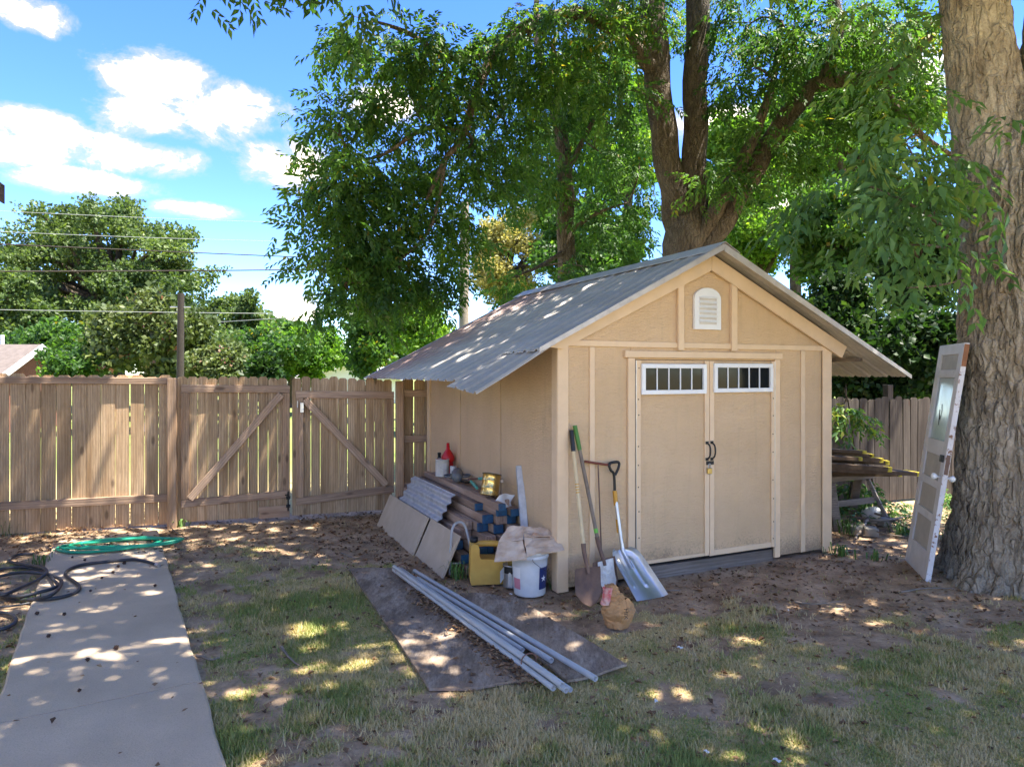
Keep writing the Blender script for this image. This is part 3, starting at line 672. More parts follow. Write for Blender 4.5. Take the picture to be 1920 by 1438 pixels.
def blob_template(n=34, rad=.35, ll=.16, lw=.07, seed=1):   # a tuft of simple leaves for trees farther off
    r = np.random.default_rng(seed); V = []
    for i in range(n):
        p = r.normal(0, 1, 3); p *= rad * r.random() ** .4 / np.linalg.norm(p); p[2] *= .65; d = p / np.linalg.norm(p) + r.normal(0, .7, 3); d[2] -= .25; d /= np.linalg.norm(d)
        sd = np.cross(d, r.normal(0, 1, 3)); sd /= np.linalg.norm(sd); nn = np.cross(sd, d); l = ll * r.uniform(.7, 1.3); w_ = lw * r.uniform(.7, 1.3)
        V.append([p, p + d * l * .45 + sd * w_ + nn * w_ * .3, p + d * l, p + d * l * .45 - sd * w_ + nn * w_ * .3])
    return np.array(V)
def scatter(temps, pos, yaw, pitch, roll, sc, rbias):
    Vs = []; Rs = []; k = rng.integers(0, len(temps), len(pos))
    for ti, T in enumerate(temps):
        m = k == ti; n = m.sum()
        if not n: continue
        cyw, syw, cp, sp, cr, sr = np.cos(yaw[m]), np.sin(yaw[m]), np.cos(pitch[m]), np.sin(pitch[m]), np.cos(roll[m]), np.sin(roll[m])
        z0 = np.zeros(n); o1 = np.ones(n)
        Rz = np.stack([cyw, -syw, z0, syw, cyw, z0, z0, z0, o1], 1).reshape(n, 3, 3)
        Ry = np.stack([cp, z0, sp, z0, o1, z0, -sp, z0, cp], 1).reshape(n, 3, 3)
        Rx = np.stack([o1, z0, z0, z0, cr, -sr, z0, sr, cr], 1).reshape(n, 3, 3)
        Mx = Rz @ Ry @ Rx * sc[m][:, None, None]
        V = np.einsum('nij,lkj->nlki', Mx, T) + pos[m][:, None, None, :]
        r = np.clip(rbias[m][:, None] + rng.normal(0, .17, (n, len(T))), 0, 1)
        Vs.append(V.reshape(-1, 3)); Rs.append(np.repeat(r.ravel(), 4))
    return np.concatenate(Vs), np.concatenate(Rs)
def leaf_mesh(name, V, Rn, mat):
    n = len(V) // 4; b = np.arange(n) * 4
    T = np.concatenate([np.stack([b, b + 3, b + 2], 1), np.stack([b, b + 2, b + 1], 1)])
    return tri_mesh(name, V, T, [mat], Rn)
def clump_sprays(clumps, temps, per=1.0, out_bias=.8):
    ps, yw, pt, rl, sc, rb = [], [], [], [], [], []
    for c, rx, ry, rz, n in clumps:
        n = max(1, int(n * per)); d = rng.normal(0, 1, (n, 3)); d /= np.linalg.norm(d, axis=1)[:, None]; q = d * rng.random((n, 1)) ** .45
        p = np.array(c) + q * np.array([rx, ry, rz]); ps.append(p)
        a = np.arctan2(d[:, 1], d[:, 0]); yw.append(a + rng.normal(0, 1.1 - out_bias * .6, n)); pt.append(rng.normal(.25, .35, n)); rl.append(rng.normal(0, .45, n)); sc.append(rng.uniform(.75, 1.2, n))
        rb.append(np.clip(rng.normal(.42, .12) + rng.normal(0, .10, n), .02, .95))
    return [np.concatenate(x) for x in (ps, yw, pt, rl, sc, rb)]
SPR = [spray_template(seed=s) for s in (1, 2, 3, 4)]
SPR_BIG = [spray_template(L=.62, n_comp=4, nl=3, rach=.26, ll=.16, lw=.048, seed=s) for s in (5, 6, 7)]
SPR_NEAR = [spray_template(L=.42, n_comp=6, nl=2, rach=.15, ll=.125, lw=.023, droop=.28, seed=s) for s in (8, 9, 10, 11)]
def pc(px, py, rpx, rpy, Y, n, depth=None):
    c = P(px, py, Y); k = Y / FPX; return ((c.x, c.y, c.z), rpx * k, depth if depth else max(rpx, rpy) * k * .9, rpy * k, n)
def limb_pts(lst): return [P(a, b, Y) for a, b, Y, r in lst], [r for *_, r in lst]
def add_limb(mb, lst, seg=12, sub=5):
    pts, rad = limb_pts(lst); pp = spline(pts, sub); rr = np.interp(np.linspace(0, len(rad) - 1, len(pp)), range(len(rad)), rad)
    pp = [p + Vector((math.sin(i * 1.3 + lst[0][0]), math.cos(i * 1.7), math.sin(i * .9))) * r * .10 for i, (p, r) in enumerate(zip(pp, rr))]
    mb.tube(pp, list(rr), seg)
def twigs_to(mb, starts, clumps, r0=.022):
    for c, rx, ry, rz, n in clumps:
        c = Vector(c); s = min(starts, key=lambda q: (q - c).length)
        mid = (s + c) / 2 + Vector((random.uniform(-.2, .2), random.uniform(-.2, .2), .25 * (c - s).length * random.uniform(.1, .6)))
        mb.tube(spline([s, mid, c], 4), list(np.linspace(r0 * 1.4, r0 * .5, 9)), 5)
        for k in range(3):
            e = c + Vector((random.uniform(-rx, rx), random.uniform(-ry, ry), random.uniform(-rz, rz) * .8)); a = mid.lerp(c, random.uniform(.3, 1))
            mb.tube(spline([a, (a + e) / 2 + Vector((0, 0, .1)), e], 3), list(np.linspace(r0 * .5, r0 * .2, 7)), 4)

def bark_tube(path, rad, seg, rows, amp, fl=None, seed=0.0):   # a trunk with real furrows in its surface
    pts = spline(path, 12); n = len(pts); L = np.cumsum([0] + [(pts[i + 1] - pts[i]).length for i in range(n - 1)]); rr = np.interp(np.linspace(0, len(rad) - 1, n), range(len(rad)), rad)
    s = np.linspace(0, L[-1], rows); A = np.array([tuple(p) for p in pts]); c = np.stack([np.interp(s, L, A[:, k]) for k in range(3)], 1); r = np.interp(s, L, rr)
    th = np.linspace(0, 2 * np.pi, seg, endpoint=False); S, TH = np.meshgrid(s, th, indexing='ij'); Rr = r[:, None] * np.ones_like(TH)
    cx, sx = np.cos(TH), np.sin(TH); u = v3(cx * 5.5 * Rr / .5 + seed, sx * 5.5 * Rr / .5, S * 1.5); wv = (fbm(v3(cx * 1.5 + seed, sx * 1.5, S * .9), 3) - .5)
    u = u + np.stack([wv * 2.5, wv * 2.5, 0 * wv], -1)
    rid = 1 - np.abs(fbm(u * 1.6, 2) - .5) * 2; rid = np.clip((rid - .55) / .45, 0, 1) ** 1.5          # 1 in the furrow
    rid2 = 1 - np.abs(fbm(u * np.array([3.2, 3.2, 3.8]) + 31, 2) - .5) * 2; rid2 = np.clip((rid2 - .6) / .4, 0, 1)
    h = -amp * rid - amp * .5 * rid2 + amp * .7 * (fbm(v3(cx * 22 * Rr, sx * 22 * Rr, S * 9), 3) - .5) + .04 * Rr * wv
    if fl is not None: h = h + fl(S, TH, Rr)
    Rr = Rr + h; V = np.stack([c[:, 0:1] + Rr * cx, c[:, 1:2] + Rr * sx, c[:, 2:3] + 0 * Rr], -1).reshape(-1, 3)
    I = np.arange(rows * seg).reshape(rows, seg); J = np.roll(I, -1, 1); a, b, cc, d = I[:-1].ravel(), J[:-1].ravel(), J[1:].ravel(), I[1:].ravel()
    return V, np.concatenate([np.stack([a, b, cc], 1), np.stack([a, cc, d], 1)])
def join_tris(parts):
    V = []; T = []; o = 0
    for v, t in parts: V.append(v); T.append(t + o); o += len(v)
    return np.concatenate(V), np.concatenate(T)

# --- the great tree at the right, its crown over the whole yard
def overhead(n, xr, yr, zr, lo):
    out = []
    while len(out) < n:
        x, y, z = random.uniform(*xr), random.uniform(*yr), random.uniform(*zr)
        if z > CAM_H + .56 * max(y, 0) + 1.15: out.append(((x, y, z), random.uniform(.8, 1.4), random.uniform(.8, 1.4), random.uniform(.3, .5), lo))
    return out
t1 = empty('large_tree', (4.42, 5.92, 0)); tag(t1, 'massive pale trunked tree with furrowed bark at the right edge', 'tree')
def flare(S, TH, Rr):
    return np.exp(-S / .30) * (.10 + .13 * (np.cos(TH * 5 + 1.1) * .5 + .5) ** 2 + .10 * (np.cos(TH - 3.9) > .85)) + .05 * np.exp(-((S - 2.15) / .22) ** 2) * np.exp(-(((TH - 3.75) / .45) ** 2)) + .07 * np.exp(-((S - 3.0) / .25) ** 2) * np.exp(-(((TH - 4.3) / .5) ** 2))
OT = Vector((4.42, 5.92, 0))
tv = [bark_tube([(0, 0, -.1), (.0, 0, .6), (.02, 0, 1.6), (.02, 0, 2.6), (.04, 0, 3.4), (.08, 0, 4.1)], [.56, .52, .485, .49, .50, .42], 300, 330, .036, flare),
      bark_tube([(-.10, .02, 2.9), (-.22, .03, 3.7), (-.36, .03, 4.7), (-.58, .05, 6.2), (-1.3, 0, 8.5)], [.30, .31, .27, .24, .14], 150, 260, .022, None, 5.0),
      bark_tube([(.18, -.04, 3.2), (.30, -.1, 4.2), (.42, -.15, 5.4), (.9, -.3, 8.0)], [.38, .37, .33, .2], 150, 200, .024, None, 9.0)]
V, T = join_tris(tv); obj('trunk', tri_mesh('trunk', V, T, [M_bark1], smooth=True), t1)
CANOPY = overhead(16, (.4, 4.8), (5.5, 9.8), (7, 9.2), 16) + overhead(118, (.6, 9.4), (1.4, 9.8), (5.8, 8.8), 15) + overhead(50, (-3.2, .8), (1.6, 8.0), (6.0, 8.6), 14) + overhead(12, (-6.0, -3.2), (1.6, 7.0), (6.2, 8.2), 12)  # unseen part of the crown, clumps placed to shade roof, shed and yard
lm = MB()
for (c, rx, ry, rz, n) in CANOPY[::4]:
    c = Vector(c) - OT; s = Vector((-.58, .05, 6.0)) if c.x < .5 else Vector((.55, -.2, 6.0))
    mid = s.lerp(c, .5) + Vector((0, 0, .5)); 
    if mid.z + 0 < 1 + .58 * (mid.y + OT.y): mid.z = 1.8 + .62 * (mid.y + OT.y)
    lm.tube(spline([s, mid, c], 4), list(np.linspace(.09, .02, 9)), 6)
near = [pc(1640, 290, 75, 50, 5.3, 5, .4), pc(1705, 225, 70, 45, 5.5, 4, .4), pc(1735, 345, 45, 45, 5.2, 4, .3), pc(1685, 405, 60, 40, 5.2, 5, .3), pc(1590, 345, 45, 30, 5.3, 3, .3), pc(1720, 465, 40, 30, 5.2, 3, .25), pc(1770, 270, 25, 30, 5.2, 2, .2),
        pc(1850, 235, 40, 10, 5.0, 1, .12), pc(1815, 320, 30, 16, 5.1, 1, .12), pc(1650, 40, 60, 40, 6.0, 3, .4), pc(1700, 110, 45, 45, 6.2, 2, .4)]
high = [pc(400, -120, 40, 20, 5.6, 7, .3), pc(460, -130, 40, 18, 5.7, 5, .3), pc(310, -140, 25, 12, 5.5, 3, .3), pc(385, -95, 14, 12, 5.6, 2, .12), pc(690, -40, 50, 30, 6.0, 6, .3)]
for lst in ([(1822, 515, 5.35, .022), (1790, 470, 5.3, .018), (1755, 415, 5.25, .014), (1690, 375, 5.25, .011), (1620, 345, 5.3, .006)], [(1790, 470, 5.3, .014), (1740, 460, 5.2, .010), (1690, 460, 5.2, .006)], [(1755, 415, 5.25, .012), (1730, 330, 5.35, .010), (1700, 270, 5.5, .006)], [(1822, 520, 5.35, .012), (1760, 535, 5.2, .008), (1700, 540, 5.2, .004)], [(1900, 255, 5.2, .008), (1850, 250, 5.0, .006), (1810, 262, 5.0, .004)], [(1880, 330, 5.2, .008), (1840, 335, 5.1, .004)]):
    pts, rad = limb_pts(lst); pp = [p - OT for p in spline(pts, 5)]; lm.tube(pp, list(np.interp(np.linspace(0, len(rad) - 1, len(pp)), range(len(rad)), rad)), 7)
for lst in ([(330, -220, 5.6, .03), (350, -90, 5.6, .02), (385, -50, 5.6, .012), (395, 0, 5.6, .005)], [(350, -90, 5.6, .015), (420, -70, 5.65, .01), (470, -45, 5.7, .005)], [(340, -100, 5.6, .015), (300, -60, 5.5, .006)]):
    pts, rad = limb_pts(lst); pp = [p - OT for p in spline(pts, 5)]; lm.tube(pp, list(np.interp(np.linspace(0, len(rad) - 1, len(pp)), range(len(rad)), rad)), 6)
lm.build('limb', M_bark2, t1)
va, ra = scatter(SPR_BIG, *clump_sprays(CANOPY, SPR_BIG)); vb, rb_ = scatter(SPR, *clump_sprays(high, SPR))
va = np.concatenate([va, vb]) - np.array(OT); ra = np.concatenate([ra, rb_])
obj('crown', leaf_mesh('crown', va, ra, M_leaf), t1)
vn, rn = scatter(SPR_NEAR, *clump_sprays(near, SPR_NEAR, 2.0)); obj('low_foliage', leaf_mesh('low_foliage', vn - np.array(OT), rn, M_leaf_n), t1)

# --- the forked tree behind the shed
def tree_obj(name, base, label, limbs, clumps, temps, leaf, barkm, per=1.0, group=None, twig=.02, cat='tree'):
    t = empty(name, base); tag(t, label, cat, group); b = Vector(base); mb = MB(); starts = []
    for l in limbs:
        add_limb(mb, l); starts += limb_pts(l)[0][len(l) // 3:]
    if twig and starts: twigs_to(mb, starts, clumps, twig)
    mb.v = [tuple(Vector(q) - b) for q in mb.v]; mb.build('trunk', barkm, t)
    v, r = scatter(temps, *clump_sprays(clumps, temps, per)); obj('crown', leaf_mesh('crown', v - np.array(b), r, leaf), t); return t
limbs2 = [[(1290, 905, 11.1, .42), (1288, 700, 11.1, .38), (1286, 500, 11.1, .36), (1285, 420, 11.1, .34)],
          [(1276, 460, 11.1, .23), (1264, 370, 11.1, .225), (1244, 250, 11.1, .22), (1230, 110, 11.1, .215), (1222, -60, 11.1, .20), (1212, -400, 11.0, .15), (1195, -800, 10.8, .06)],
          [(1296, 460, 11.1, .21), (1303, 370, 11.1, .205), (1303, 220, 11.1, .20), (1308, 40, 11.1, .195), (1314, -150, 11.1, .18), (1330, -500, 11.2, .11), (1340, -850, 11.2, .05)],
          [(1300, 490, 11.1, .20), (1345, 430, 11.0, .19), (1392, 355, 10.9, .175), (1440, 275, 10.9, .165), (1490, 200, 10.8, .155), (1545, 155, 10.7, .13), (1620, 147, 10.5, .105), (1690, 128, 10.2, .08), (1760, 40, 10.0, .06), (1800, -80, 10, .04)],
          [(1296, 470, 11.0, .15), (1340, 395, 10.8, .125), (1382, 320, 10.7, .105), (1420, 240, 10.6, .08), (1450, 150, 10.6, .05), (1465, 40, 10.6, .03)],
          [(1222, 130, 11.0, .125), (1165, 65, 10.7, .115), (1090, 28, 10.3, .105), (1000, 45, 9.8, .09), (930, 100, 9.5, .075), (890, 180, 9.3, .06), (872, 250, 9.2, .048), (835, 300, 9.1, .038), (800, 375, 9.0, .022)],
          [(1222, 105, 11.0, .13), (1170, 35, 11.0, .115), (1115, -40, 11, .1), (1040, -160, 10.8, .07), (960, -300, 10.6, .04)],
          [(1545, 155, 10.7, .11), (1570, 60, 10.6, .1), (1560, -40, 10.6, .08), (1580, -200, 10.6, .05)],
          [(1650, 148, 10.4, .07), (1678, 200, 10.3, .06), (1725, 252, 10.2, .05), (1790, 295, 10.2, .03)],
          [(930, 100, 9.5, .05), (850, 110, 9.2, .04), (760, 60, 9.0, .03), (700, 40, 8.8, .015)], [(872, 250, 9.2, .035), (800, 240, 9.0, .03), (720, 290, 8.9, .02), (660, 300, 8.9, .008)], [(835, 300, 9.1, .03), (810, 420, 9, .022), (760, 480, 9, .016), (700, 530, 8.9, .008)]]
cl2 = [pc(650, 205, 42, 50, 8.8, 10), pc(705, 70, 75, 60, 8.7, 20), pc(640, 320, 40, 60, 8.8, 14), pc(700, 340, 80, 80, 9.2, 34), pc(640, 440, 45, 55, 8.9, 15), pc(700, 470, 75, 70, 9.2, 32), pc(655, 545, 40, 55, 8.9, 12), pc(750, 520, 75, 45, 9.5, 24),
       pc(800, 420, 80, 75, 9.6, 32), pc(780, 210, 90, 85, 9.2, 30), pc(880, 120, 90, 80, 9.5, 26), pc(860, 300, 90, 75, 9.7, 28), pc(990, 90, 100, 75, 9.8, 30), pc(1090, 60, 90, 70, 10.3, 26), pc(950, 230, 60, 60, 10, 12), pc(605, 240, 22, 30, 8.8, 3), pc(600, 480, 20, 40, 8.8, 4),
       pc(1400, 50, 80, 55, 11, 22), pc(1400, 140, 60, 50, 10.8, 14), pc(1500, 100, 90, 70, 10.6, 26), pc(1440, 330, 60, 40, 10.6, 12), pc(1420, 250, 60, 40, 10.5, 12), pc(1585, 230, 80, 70, 10.6, 26), pc(1600, 60, 90, 60, 10.4, 26), pc(1660, 180, 70, 60, 10.2, 20), pc(1710, 60, 60, 60, 10, 18), pc(1690, 300, 60, 50, 10.2, 16), pc(1350, 330, 40, 30, 10.2, 6), pc(1185, 170, 40, 60, 10.4, 8), pc(1160, 20, 70, 60, 10.6, 16), pc(1060, 140, 70, 50, 10, 14), pc(620, 380, 25, 40, 8.8, 5), pc(800, 110, 80, 60, 9, 14)] + \
      [((random.uniform(1.5, 7.5), random.uniform(8.5, 14), random.uniform(8.6, 12)), .9, .9, .5, 16) for _ in range(12)]
tree_obj('forked_tree', P(1290, 905, 11.1).xy.to_3d(), 'tall forked brown tree standing behind the right end of the shed roof', limbs2, cl2, SPR, M_leaf, M_bark2, 2.15, twig=.016)
limbs3 = [[(1060, 880, 12.6, .21), (1062, 600, 12.6, .18), (1061, 420, 12.6, .16), (1060, 330, 12.6, .145), (1046, 225, 12.6, .115), (1018, 135, 12.6, .085), (1005, 50, 12.6, .06), (1010, -80, 12.6, .03)], [(1048, 230, 12.6, .06), (1000, 140, 12.2, .05), (955, 190, 11.9, .04), (915, 250, 11.7, .02)], [(1060, 330, 12.6, .06), (1100, 250, 12.4, .045), (1140, 170, 12.3, .02)], [(1062, 470, 12.6, .05), (1010, 500, 12, .03), (960, 520, 11.7, .012)], [(1062, 440, 12.6, .05), (1120, 400, 12.3, .03), (1180, 380, 12.2, .012)]]
cl3 = [pc(1010, 190, 75, 70, 12.2, 26), pc(980, 330, 70, 60, 12, 24), pc(1110, 160, 75, 85, 12.6, 30), pc(1130, 290, 75, 80, 12.6, 32), pc(1150, 410, 70, 70, 12.6, 28), pc(990, 525, 55, 26, 11.8, 13), pc(1100, 500, 40, 40, 12.2, 9), pc(930, 270, 50, 50, 11.8, 12), pc(1200, 300, 40, 80, 12.8, 12), pc(1180, 60, 50, 60, 12.8, 14)]
tree_obj('slender_tree', P(1060, 880, 12.6).xy.to_3d(), 'slender straight trunked tree rising behind the shed ridge', limbs3, cl3, SPR, M_leaf, M_bark2, 1.8, twig=.016)

# --- trees farther off: trunk, limbs and tufted crown
TUFT = [blob_template(seed=s) for s in (1, 2, 3)]
TUFT_S = [blob_template(30, .30, .11, .045, seed=s) for s in (4, 5, 6)]
TUFT_L = [blob_template(36, .55, .24, .11, seed=s) for s in (7, 8, 9)]
def far_tree(name, label, px, Y, pyb, crown, temps, leaf, n_cl, per, barkm=M_bark3, r=.25, fork=.45, group='trees beyond the fence', seed=0, cat='tree', fr=(.2, .34)):
    # crown: (px centre, py centre, rx px, ry px)
    rs = random.Random(seed); b = P(px, pyb, Y); b.z = 0; k = Y / FPX; cx, cy_, rx, ry = crown; c = P(cx, cy_, Y); rx *= k; ry *= k
    t = empty(name, b); tag(t, label, cat, group); mb = MB(); cl = []
    for i in range(n_cl):
        while True:
            q = Vector((rs.uniform(-1, 1), rs.uniform(-1, 1), rs.uniform(-1, 1)))
            if .25 < q.length < 1: break
        q.normalize(); q *= rs.uniform(.45, .95); f = rs.uniform(*fr)
        cl.append(((c.x + q.x * rx, c.y + q.y * rx * .8, c.z + q.z * ry), rx * f, rx * f, min(ry, rx) * f * .75, per))
    fk = b + Vector((0, 0, max(.4, (c.z - ry) * .8 + fork))); top = Vector((c.x, c.y, c.z + ry * .4))
    mb.tube(spline([b, b.lerp(fk, .5) + Vector((.08, 0, 0)), fk, fk.lerp(top, .5), top], 4), list(np.linspace(r * 1.15, r * .2, 17)), 9)
    for (q, *_r) in cl[::2]:
        q = Vector(q); s = fk.lerp(top, rs.uniform(0, .6)); mb.tube(spline([s, s.lerp(q, .5) + Vector((0, 0, .25)), q], 4), list(np.linspace(r * .42, r * .08, 9)), 5)
    mb.v = [tuple(Vector(q) - b) for q in mb.v]; mb.build('trunk', barkm, t)
    v, rr = scatter(temps, *clump_sprays(cl, temps)); obj('crown', leaf_mesh('crown', v - np.array(b), rr, leaf), t); return t
far_tree('oak_tree', 'broad spreading oak tree behind the utility pole at the left', 215, 34, 740, (205, 520, 205, 150), TUFT, M_leaf_oak, 150, 13, r=.55, fr=(.10, .22), seed=1)
far_tree('oak_tree', 'dark tree at the far left edge behind the brown roof', 10, 30, 740, (15, 600, 110, 100), TUFT, M_leaf_oak, 50, 13, r=.35, fr=(.14, .26), seed=2)
far_tree('oak_tree', 'rounded dark green tree just right of the utility pole', 420, 32, 740, (430, 625, 100, 85), TUFT, M_leaf_oak, 50, 13, r=.3, fr=(.14, .26), seed=3)
far_tree('understory_tree', 'low green tree under the oak beside the brown roof', 110, 27, 740, (110, 655, 130, 55), TUFT, M_leaf, 34, 12, r=.12, seed=41)
far_tree('understory_tree', 'low green tree behind the dark utility pole', 350, 27, 740, (350, 665, 130, 50), TUFT, M_leaf_oak, 34, 12, r=.12, seed=42)
far_tree('understory_tree', 'low green tree behind the small bluish green tree', 500, 28, 740, (510, 665, 100, 50), TUFT, M_leaf, 28, 12, r=.12, seed=43)
far_tree('crape_myrtle', 'pinkish crape myrtle with pale stems in front of the oak', 275, 21, 740, (290, 630, 118, 85), TUFT, M_leaf_myrtle, 34, 12, r=.1, fork=-.2, seed=4, barkm=M_flash)
far_tree('bush', 'yellow green bush beside the crape myrtle above the gate', 410, 19, 740, (405, 685, 60, 40), TUFT_S, M_leaf_myrtle, 18, 12, r=.06, fr=(.14, .3), seed=5, cat='bush')
far_tree('bush', 'lime green bush between the brown roof and crape myrtle', 115, 20, 740, (125, 688, 65, 34), TUFT_S, M_leaf, 16, 11, r=.06, fr=(.14, .3), seed=6, cat='bush')
far_tree('young_tree', 'small bluish green tree peeking over the fence by the house', 495, 16, 740, (496, 700, 20, 26), TUFT_S, M_leaf_dark, 8, 12, r=.04, seed=7)
far_tree('lime_tree', 'bright lime green tree above the distant house gable', 600, 30, 740, (600, 655, 60, 55), TUFT, M_leaf_lime, 22, 14, r=.2, seed=8)
far_tree('green_tree', 'pale green tree left of the distant house against the sky', 545, 36, 740, (545, 640, 55, 60), TUFT_L, M_leaf, 18, 12, r=.25, seed=9)
far_tree('green_tree', 'dense green tree between the distant house and utility pole', 700, 26, 740, (705, 640, 85, 80), TUFT, M_leaf, 30, 15, r=.22, seed=10)
far_tree('lime_tree', 'feathery lime tree just left of the pale utility pole', 800, 20, 740, (795, 610, 75, 60), TUFT_S, M_leaf_lime, 26, 17, r=.15, seed=11)
far_tree('golden_tree', 'golden yellow tree showing through the gap behind the pale pole', 955, 24, 740, (955, 490, 90, 100), TUFT_S, M_leaf_gold, 40, 18, r=.2, seed=12)
far_tree('backdrop_tree', 'leafy tree filling the gap right of the golden tree', 1130, 22, 740, (1120, 470, 110, 130), TUFT, M_leaf, 34, 14, r=.22, seed=13)
far_tree('backdrop_tree', 'sunlit tree behind the forked trunk above the shed gable', 1420, 19, 740, (1430, 420, 110, 110), TUFT_S, M_leaf_lime, 30, 16, r=.2, seed=14)
far_tree('backdrop_tree', 'deep green tree between the gable and the large trunk', 1580, 17, 740, (1580, 440, 110, 110), TUFT_S, M_leaf, 34, 17, r=.2, seed=15)
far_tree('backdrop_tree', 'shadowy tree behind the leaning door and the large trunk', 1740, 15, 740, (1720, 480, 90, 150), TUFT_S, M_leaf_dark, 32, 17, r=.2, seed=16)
far_tree('backdrop_tree', 'tall leafy tree behind the right fork of the limbs', 1600, 22, 740, (1590, 180, 170, 130), TUFT, M_leaf_lime, 34, 13, r=.25, seed=17)
far_tree('backdrop_tree', 'tall leafy tree seen between the slender and forked trunks', 1180, 24, 740, (1160, 220, 120, 140), TUFT, M_leaf_lime, 26, 12, r=.25, seed=18)
far_tree('backdrop_tree', 'bright tree filling the view between the forked trunk and its right limb', 1370, 21, 740, (1370, 330, 80, 120), TUFT, M_leaf_lime, 24, 12, r=.2, seed=31)
far_tree('backdrop_tree', 'green tree behind the right roof slope and forked limb', 1490, 24, 740, (1500, 280, 130, 150), TUFT, M_leaf, 34, 13, r=.25, seed=32)
far_tree('backdrop_tree', 'green tree behind the slender trunk and shed ridge', 1050, 27, 740, (1060, 330, 130, 170), TUFT, M_leaf, 34, 12, r=.25, seed=33)
far_tree('green_tree', 'distant pale tree between the oak and the house roofs', 480, 44, 740, (480, 650, 90, 55), TUFT_L, M_leaf_oak, 26, 10, r=.25, seed=34)
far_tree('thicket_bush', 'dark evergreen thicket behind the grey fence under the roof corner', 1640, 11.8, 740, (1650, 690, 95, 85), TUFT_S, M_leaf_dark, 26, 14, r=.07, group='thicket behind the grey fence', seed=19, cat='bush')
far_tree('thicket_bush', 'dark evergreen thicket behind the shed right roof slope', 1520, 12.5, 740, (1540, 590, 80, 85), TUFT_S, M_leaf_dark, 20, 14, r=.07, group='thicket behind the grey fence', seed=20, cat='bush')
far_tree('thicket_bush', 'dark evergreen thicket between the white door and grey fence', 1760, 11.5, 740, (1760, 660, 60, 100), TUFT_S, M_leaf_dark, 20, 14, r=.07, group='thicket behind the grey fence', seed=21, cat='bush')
far_tree('vine_bush', 'green vine spilling over the grey fence beside the shed', 1590, 9.0, 950, (1578, 765, 24, 16), SPR_NEAR, M_leaf_n, 5, 3, r=.015, group='vines on the grey fence', seed=22, cat='vine')
far_tree('vine_bush', 'green vine below the sawhorse lumber against the grey fence', 1625, 8.9, 950, (1615, 905, 18, 18), SPR_NEAR, M_leaf_n, 4, 3, r=.012, group='vines on the grey fence', seed=23, cat='vine')

# ------------------------------------------------------------------ beyond the fence: houses, poles, wires
def gable_house(name, label, base, rz, w_, d, wall_h, roof_h, wallm, roofm, over=.4):
    h = empty(name, base, rz); tag(h, label, 'house')
    MB().prism([(-w_ / 2, 0), (w_ / 2, 0), (w_ / 2, wall_h), (0, wall_h + roof_h * .96), (-w_ / 2, wall_h)], 0, d).build('wall', wallm, h)
    k = roof_h / (w_ / 2)
    for sg in (-1, 1):
        e = sg * (w_ / 2 + over); z = wall_h - over * k
        MB().prism([(0, wall_h + roof_h + .02), (e, z + .02), (e, z + .16), (0, wall_h + roof_h + .16)], -over, d + over).build('roof_slope', roofm, h)
        MB().prism([(0, wall_h + roof_h - .02), (e, z - .02), (e, z + .17), (0, wall_h + roof_h + .17)], -over - .04, -over - .005).build('barge_board', M_white, h)
    MB().tube([(.8, d * .3, wall_h + roof_h * .6), (.8, d * .3, wall_h + roof_h + .5)], .06, 8).build('vent_pipe', M_white, h)
    MB().box((-1.2, -.03, wall_h * .35), (-.2, -.005, wall_h * .8)).build('window', M_glass, h); MB().box((.4, -.03, wall_h * .35), (1.4, -.005, wall_h * .8)).build('window', M_glass, h)
    return h
M_shingle = plain('brown_shingles', (.14, .115, .10), .9, 0, .25, 6, bump=.4, bscale=30, bdist=.02)
M_shingle2 = plain('grey_shingles', (.34, .30, .30), .9, 0, .2, 6, bump=.4, bscale=30, bdist=.02)
M_hwall = plain('white_siding', (.72, .72, .70), .7, 0, .05); M_brick = plain('red_brick_wall', (.33, .13, .09), .85, 0, .3, 20)
p = P(655, 700, 40); gable_house('house', 'low grey roofed house with white gable beyond the right gate', (p.x, 40, 0), R(20), 6.2, 11, 1.35, .95, M_hwall, M_shingle2)
p = P(535, 700, 46); gable_house('house', 'small pale gabled house left of the grey roofed house', (p.x, 46, 0), R(10), 3.6, 8, 1.4, .75, M_hwall, M_shingle2)
p = P(-40, 700, 20); gable_house('shed_house', 'brown shingled roof showing over the fence at far left', (p.x + .2, 22, 0), R(97), 4.6, 4.6, 1.5, 1.05, M_brick, M_shingle, .25)
def pole(name, label, px, Y, top_py, r, mat):
    b = P(px, 700, Y); o = empty(name, (b.x, b.y, 0)); tag(o, label, 'utility pole'); h = CAM_H + (HZ - top_py) / FPX * Y
    MB().tube([(0, 0, -.2), (0, 0, h * .5), (.02, 0, h)], [r * 1.15, r, r * .9], 12).build('post', mat, o)
    MB().tube([(-.25, 0, h - .35), (.25, 0, h - .35)], .02, 6).build('bracket', M_steel, o); return o
M_pole = plain('creosote_pole', (.045, .035, .03), .9, 0, .3, 20, bump=.4)
M_polep = plain('pale_pole', (.36, .30, .24), .9, 0, .3, 20, bump=.4)
pole('utility_pole', 'dark wooden utility pole rising behind the left gate post', 338, 17, 550, .085, M_pole)
pole('utility_pole', 'pale utility pole beside the golden tree behind the shed roof', 870, 22, 380, .16, M_polep)
def wire(label, a, b, r, sag, mat=M_pole):
    a, b = P(*a), P(*b); pts = [a.lerp(b, i / 24) - Vector((0, 0, sag * 4 * (i / 24) * (1 - i / 24))) for i in range(25)]
    o = MB().tube(pts, r, 5).build('utility_wire', mat); tag(o, label, 'wire', 'overhead utility wires')
M_wire = plain('pale_cable', (.35, .37, .36), .5, .3, .1)
wire('thick black wire, the higher of the two dark cables across the sky', (-400, 440, 17), (1000, 500, 24), .016, .02)
wire('thick black wire, the lower of the two dark cables across the sky', (-400, 508, 16), (1100, 495, 24), .018, .10)
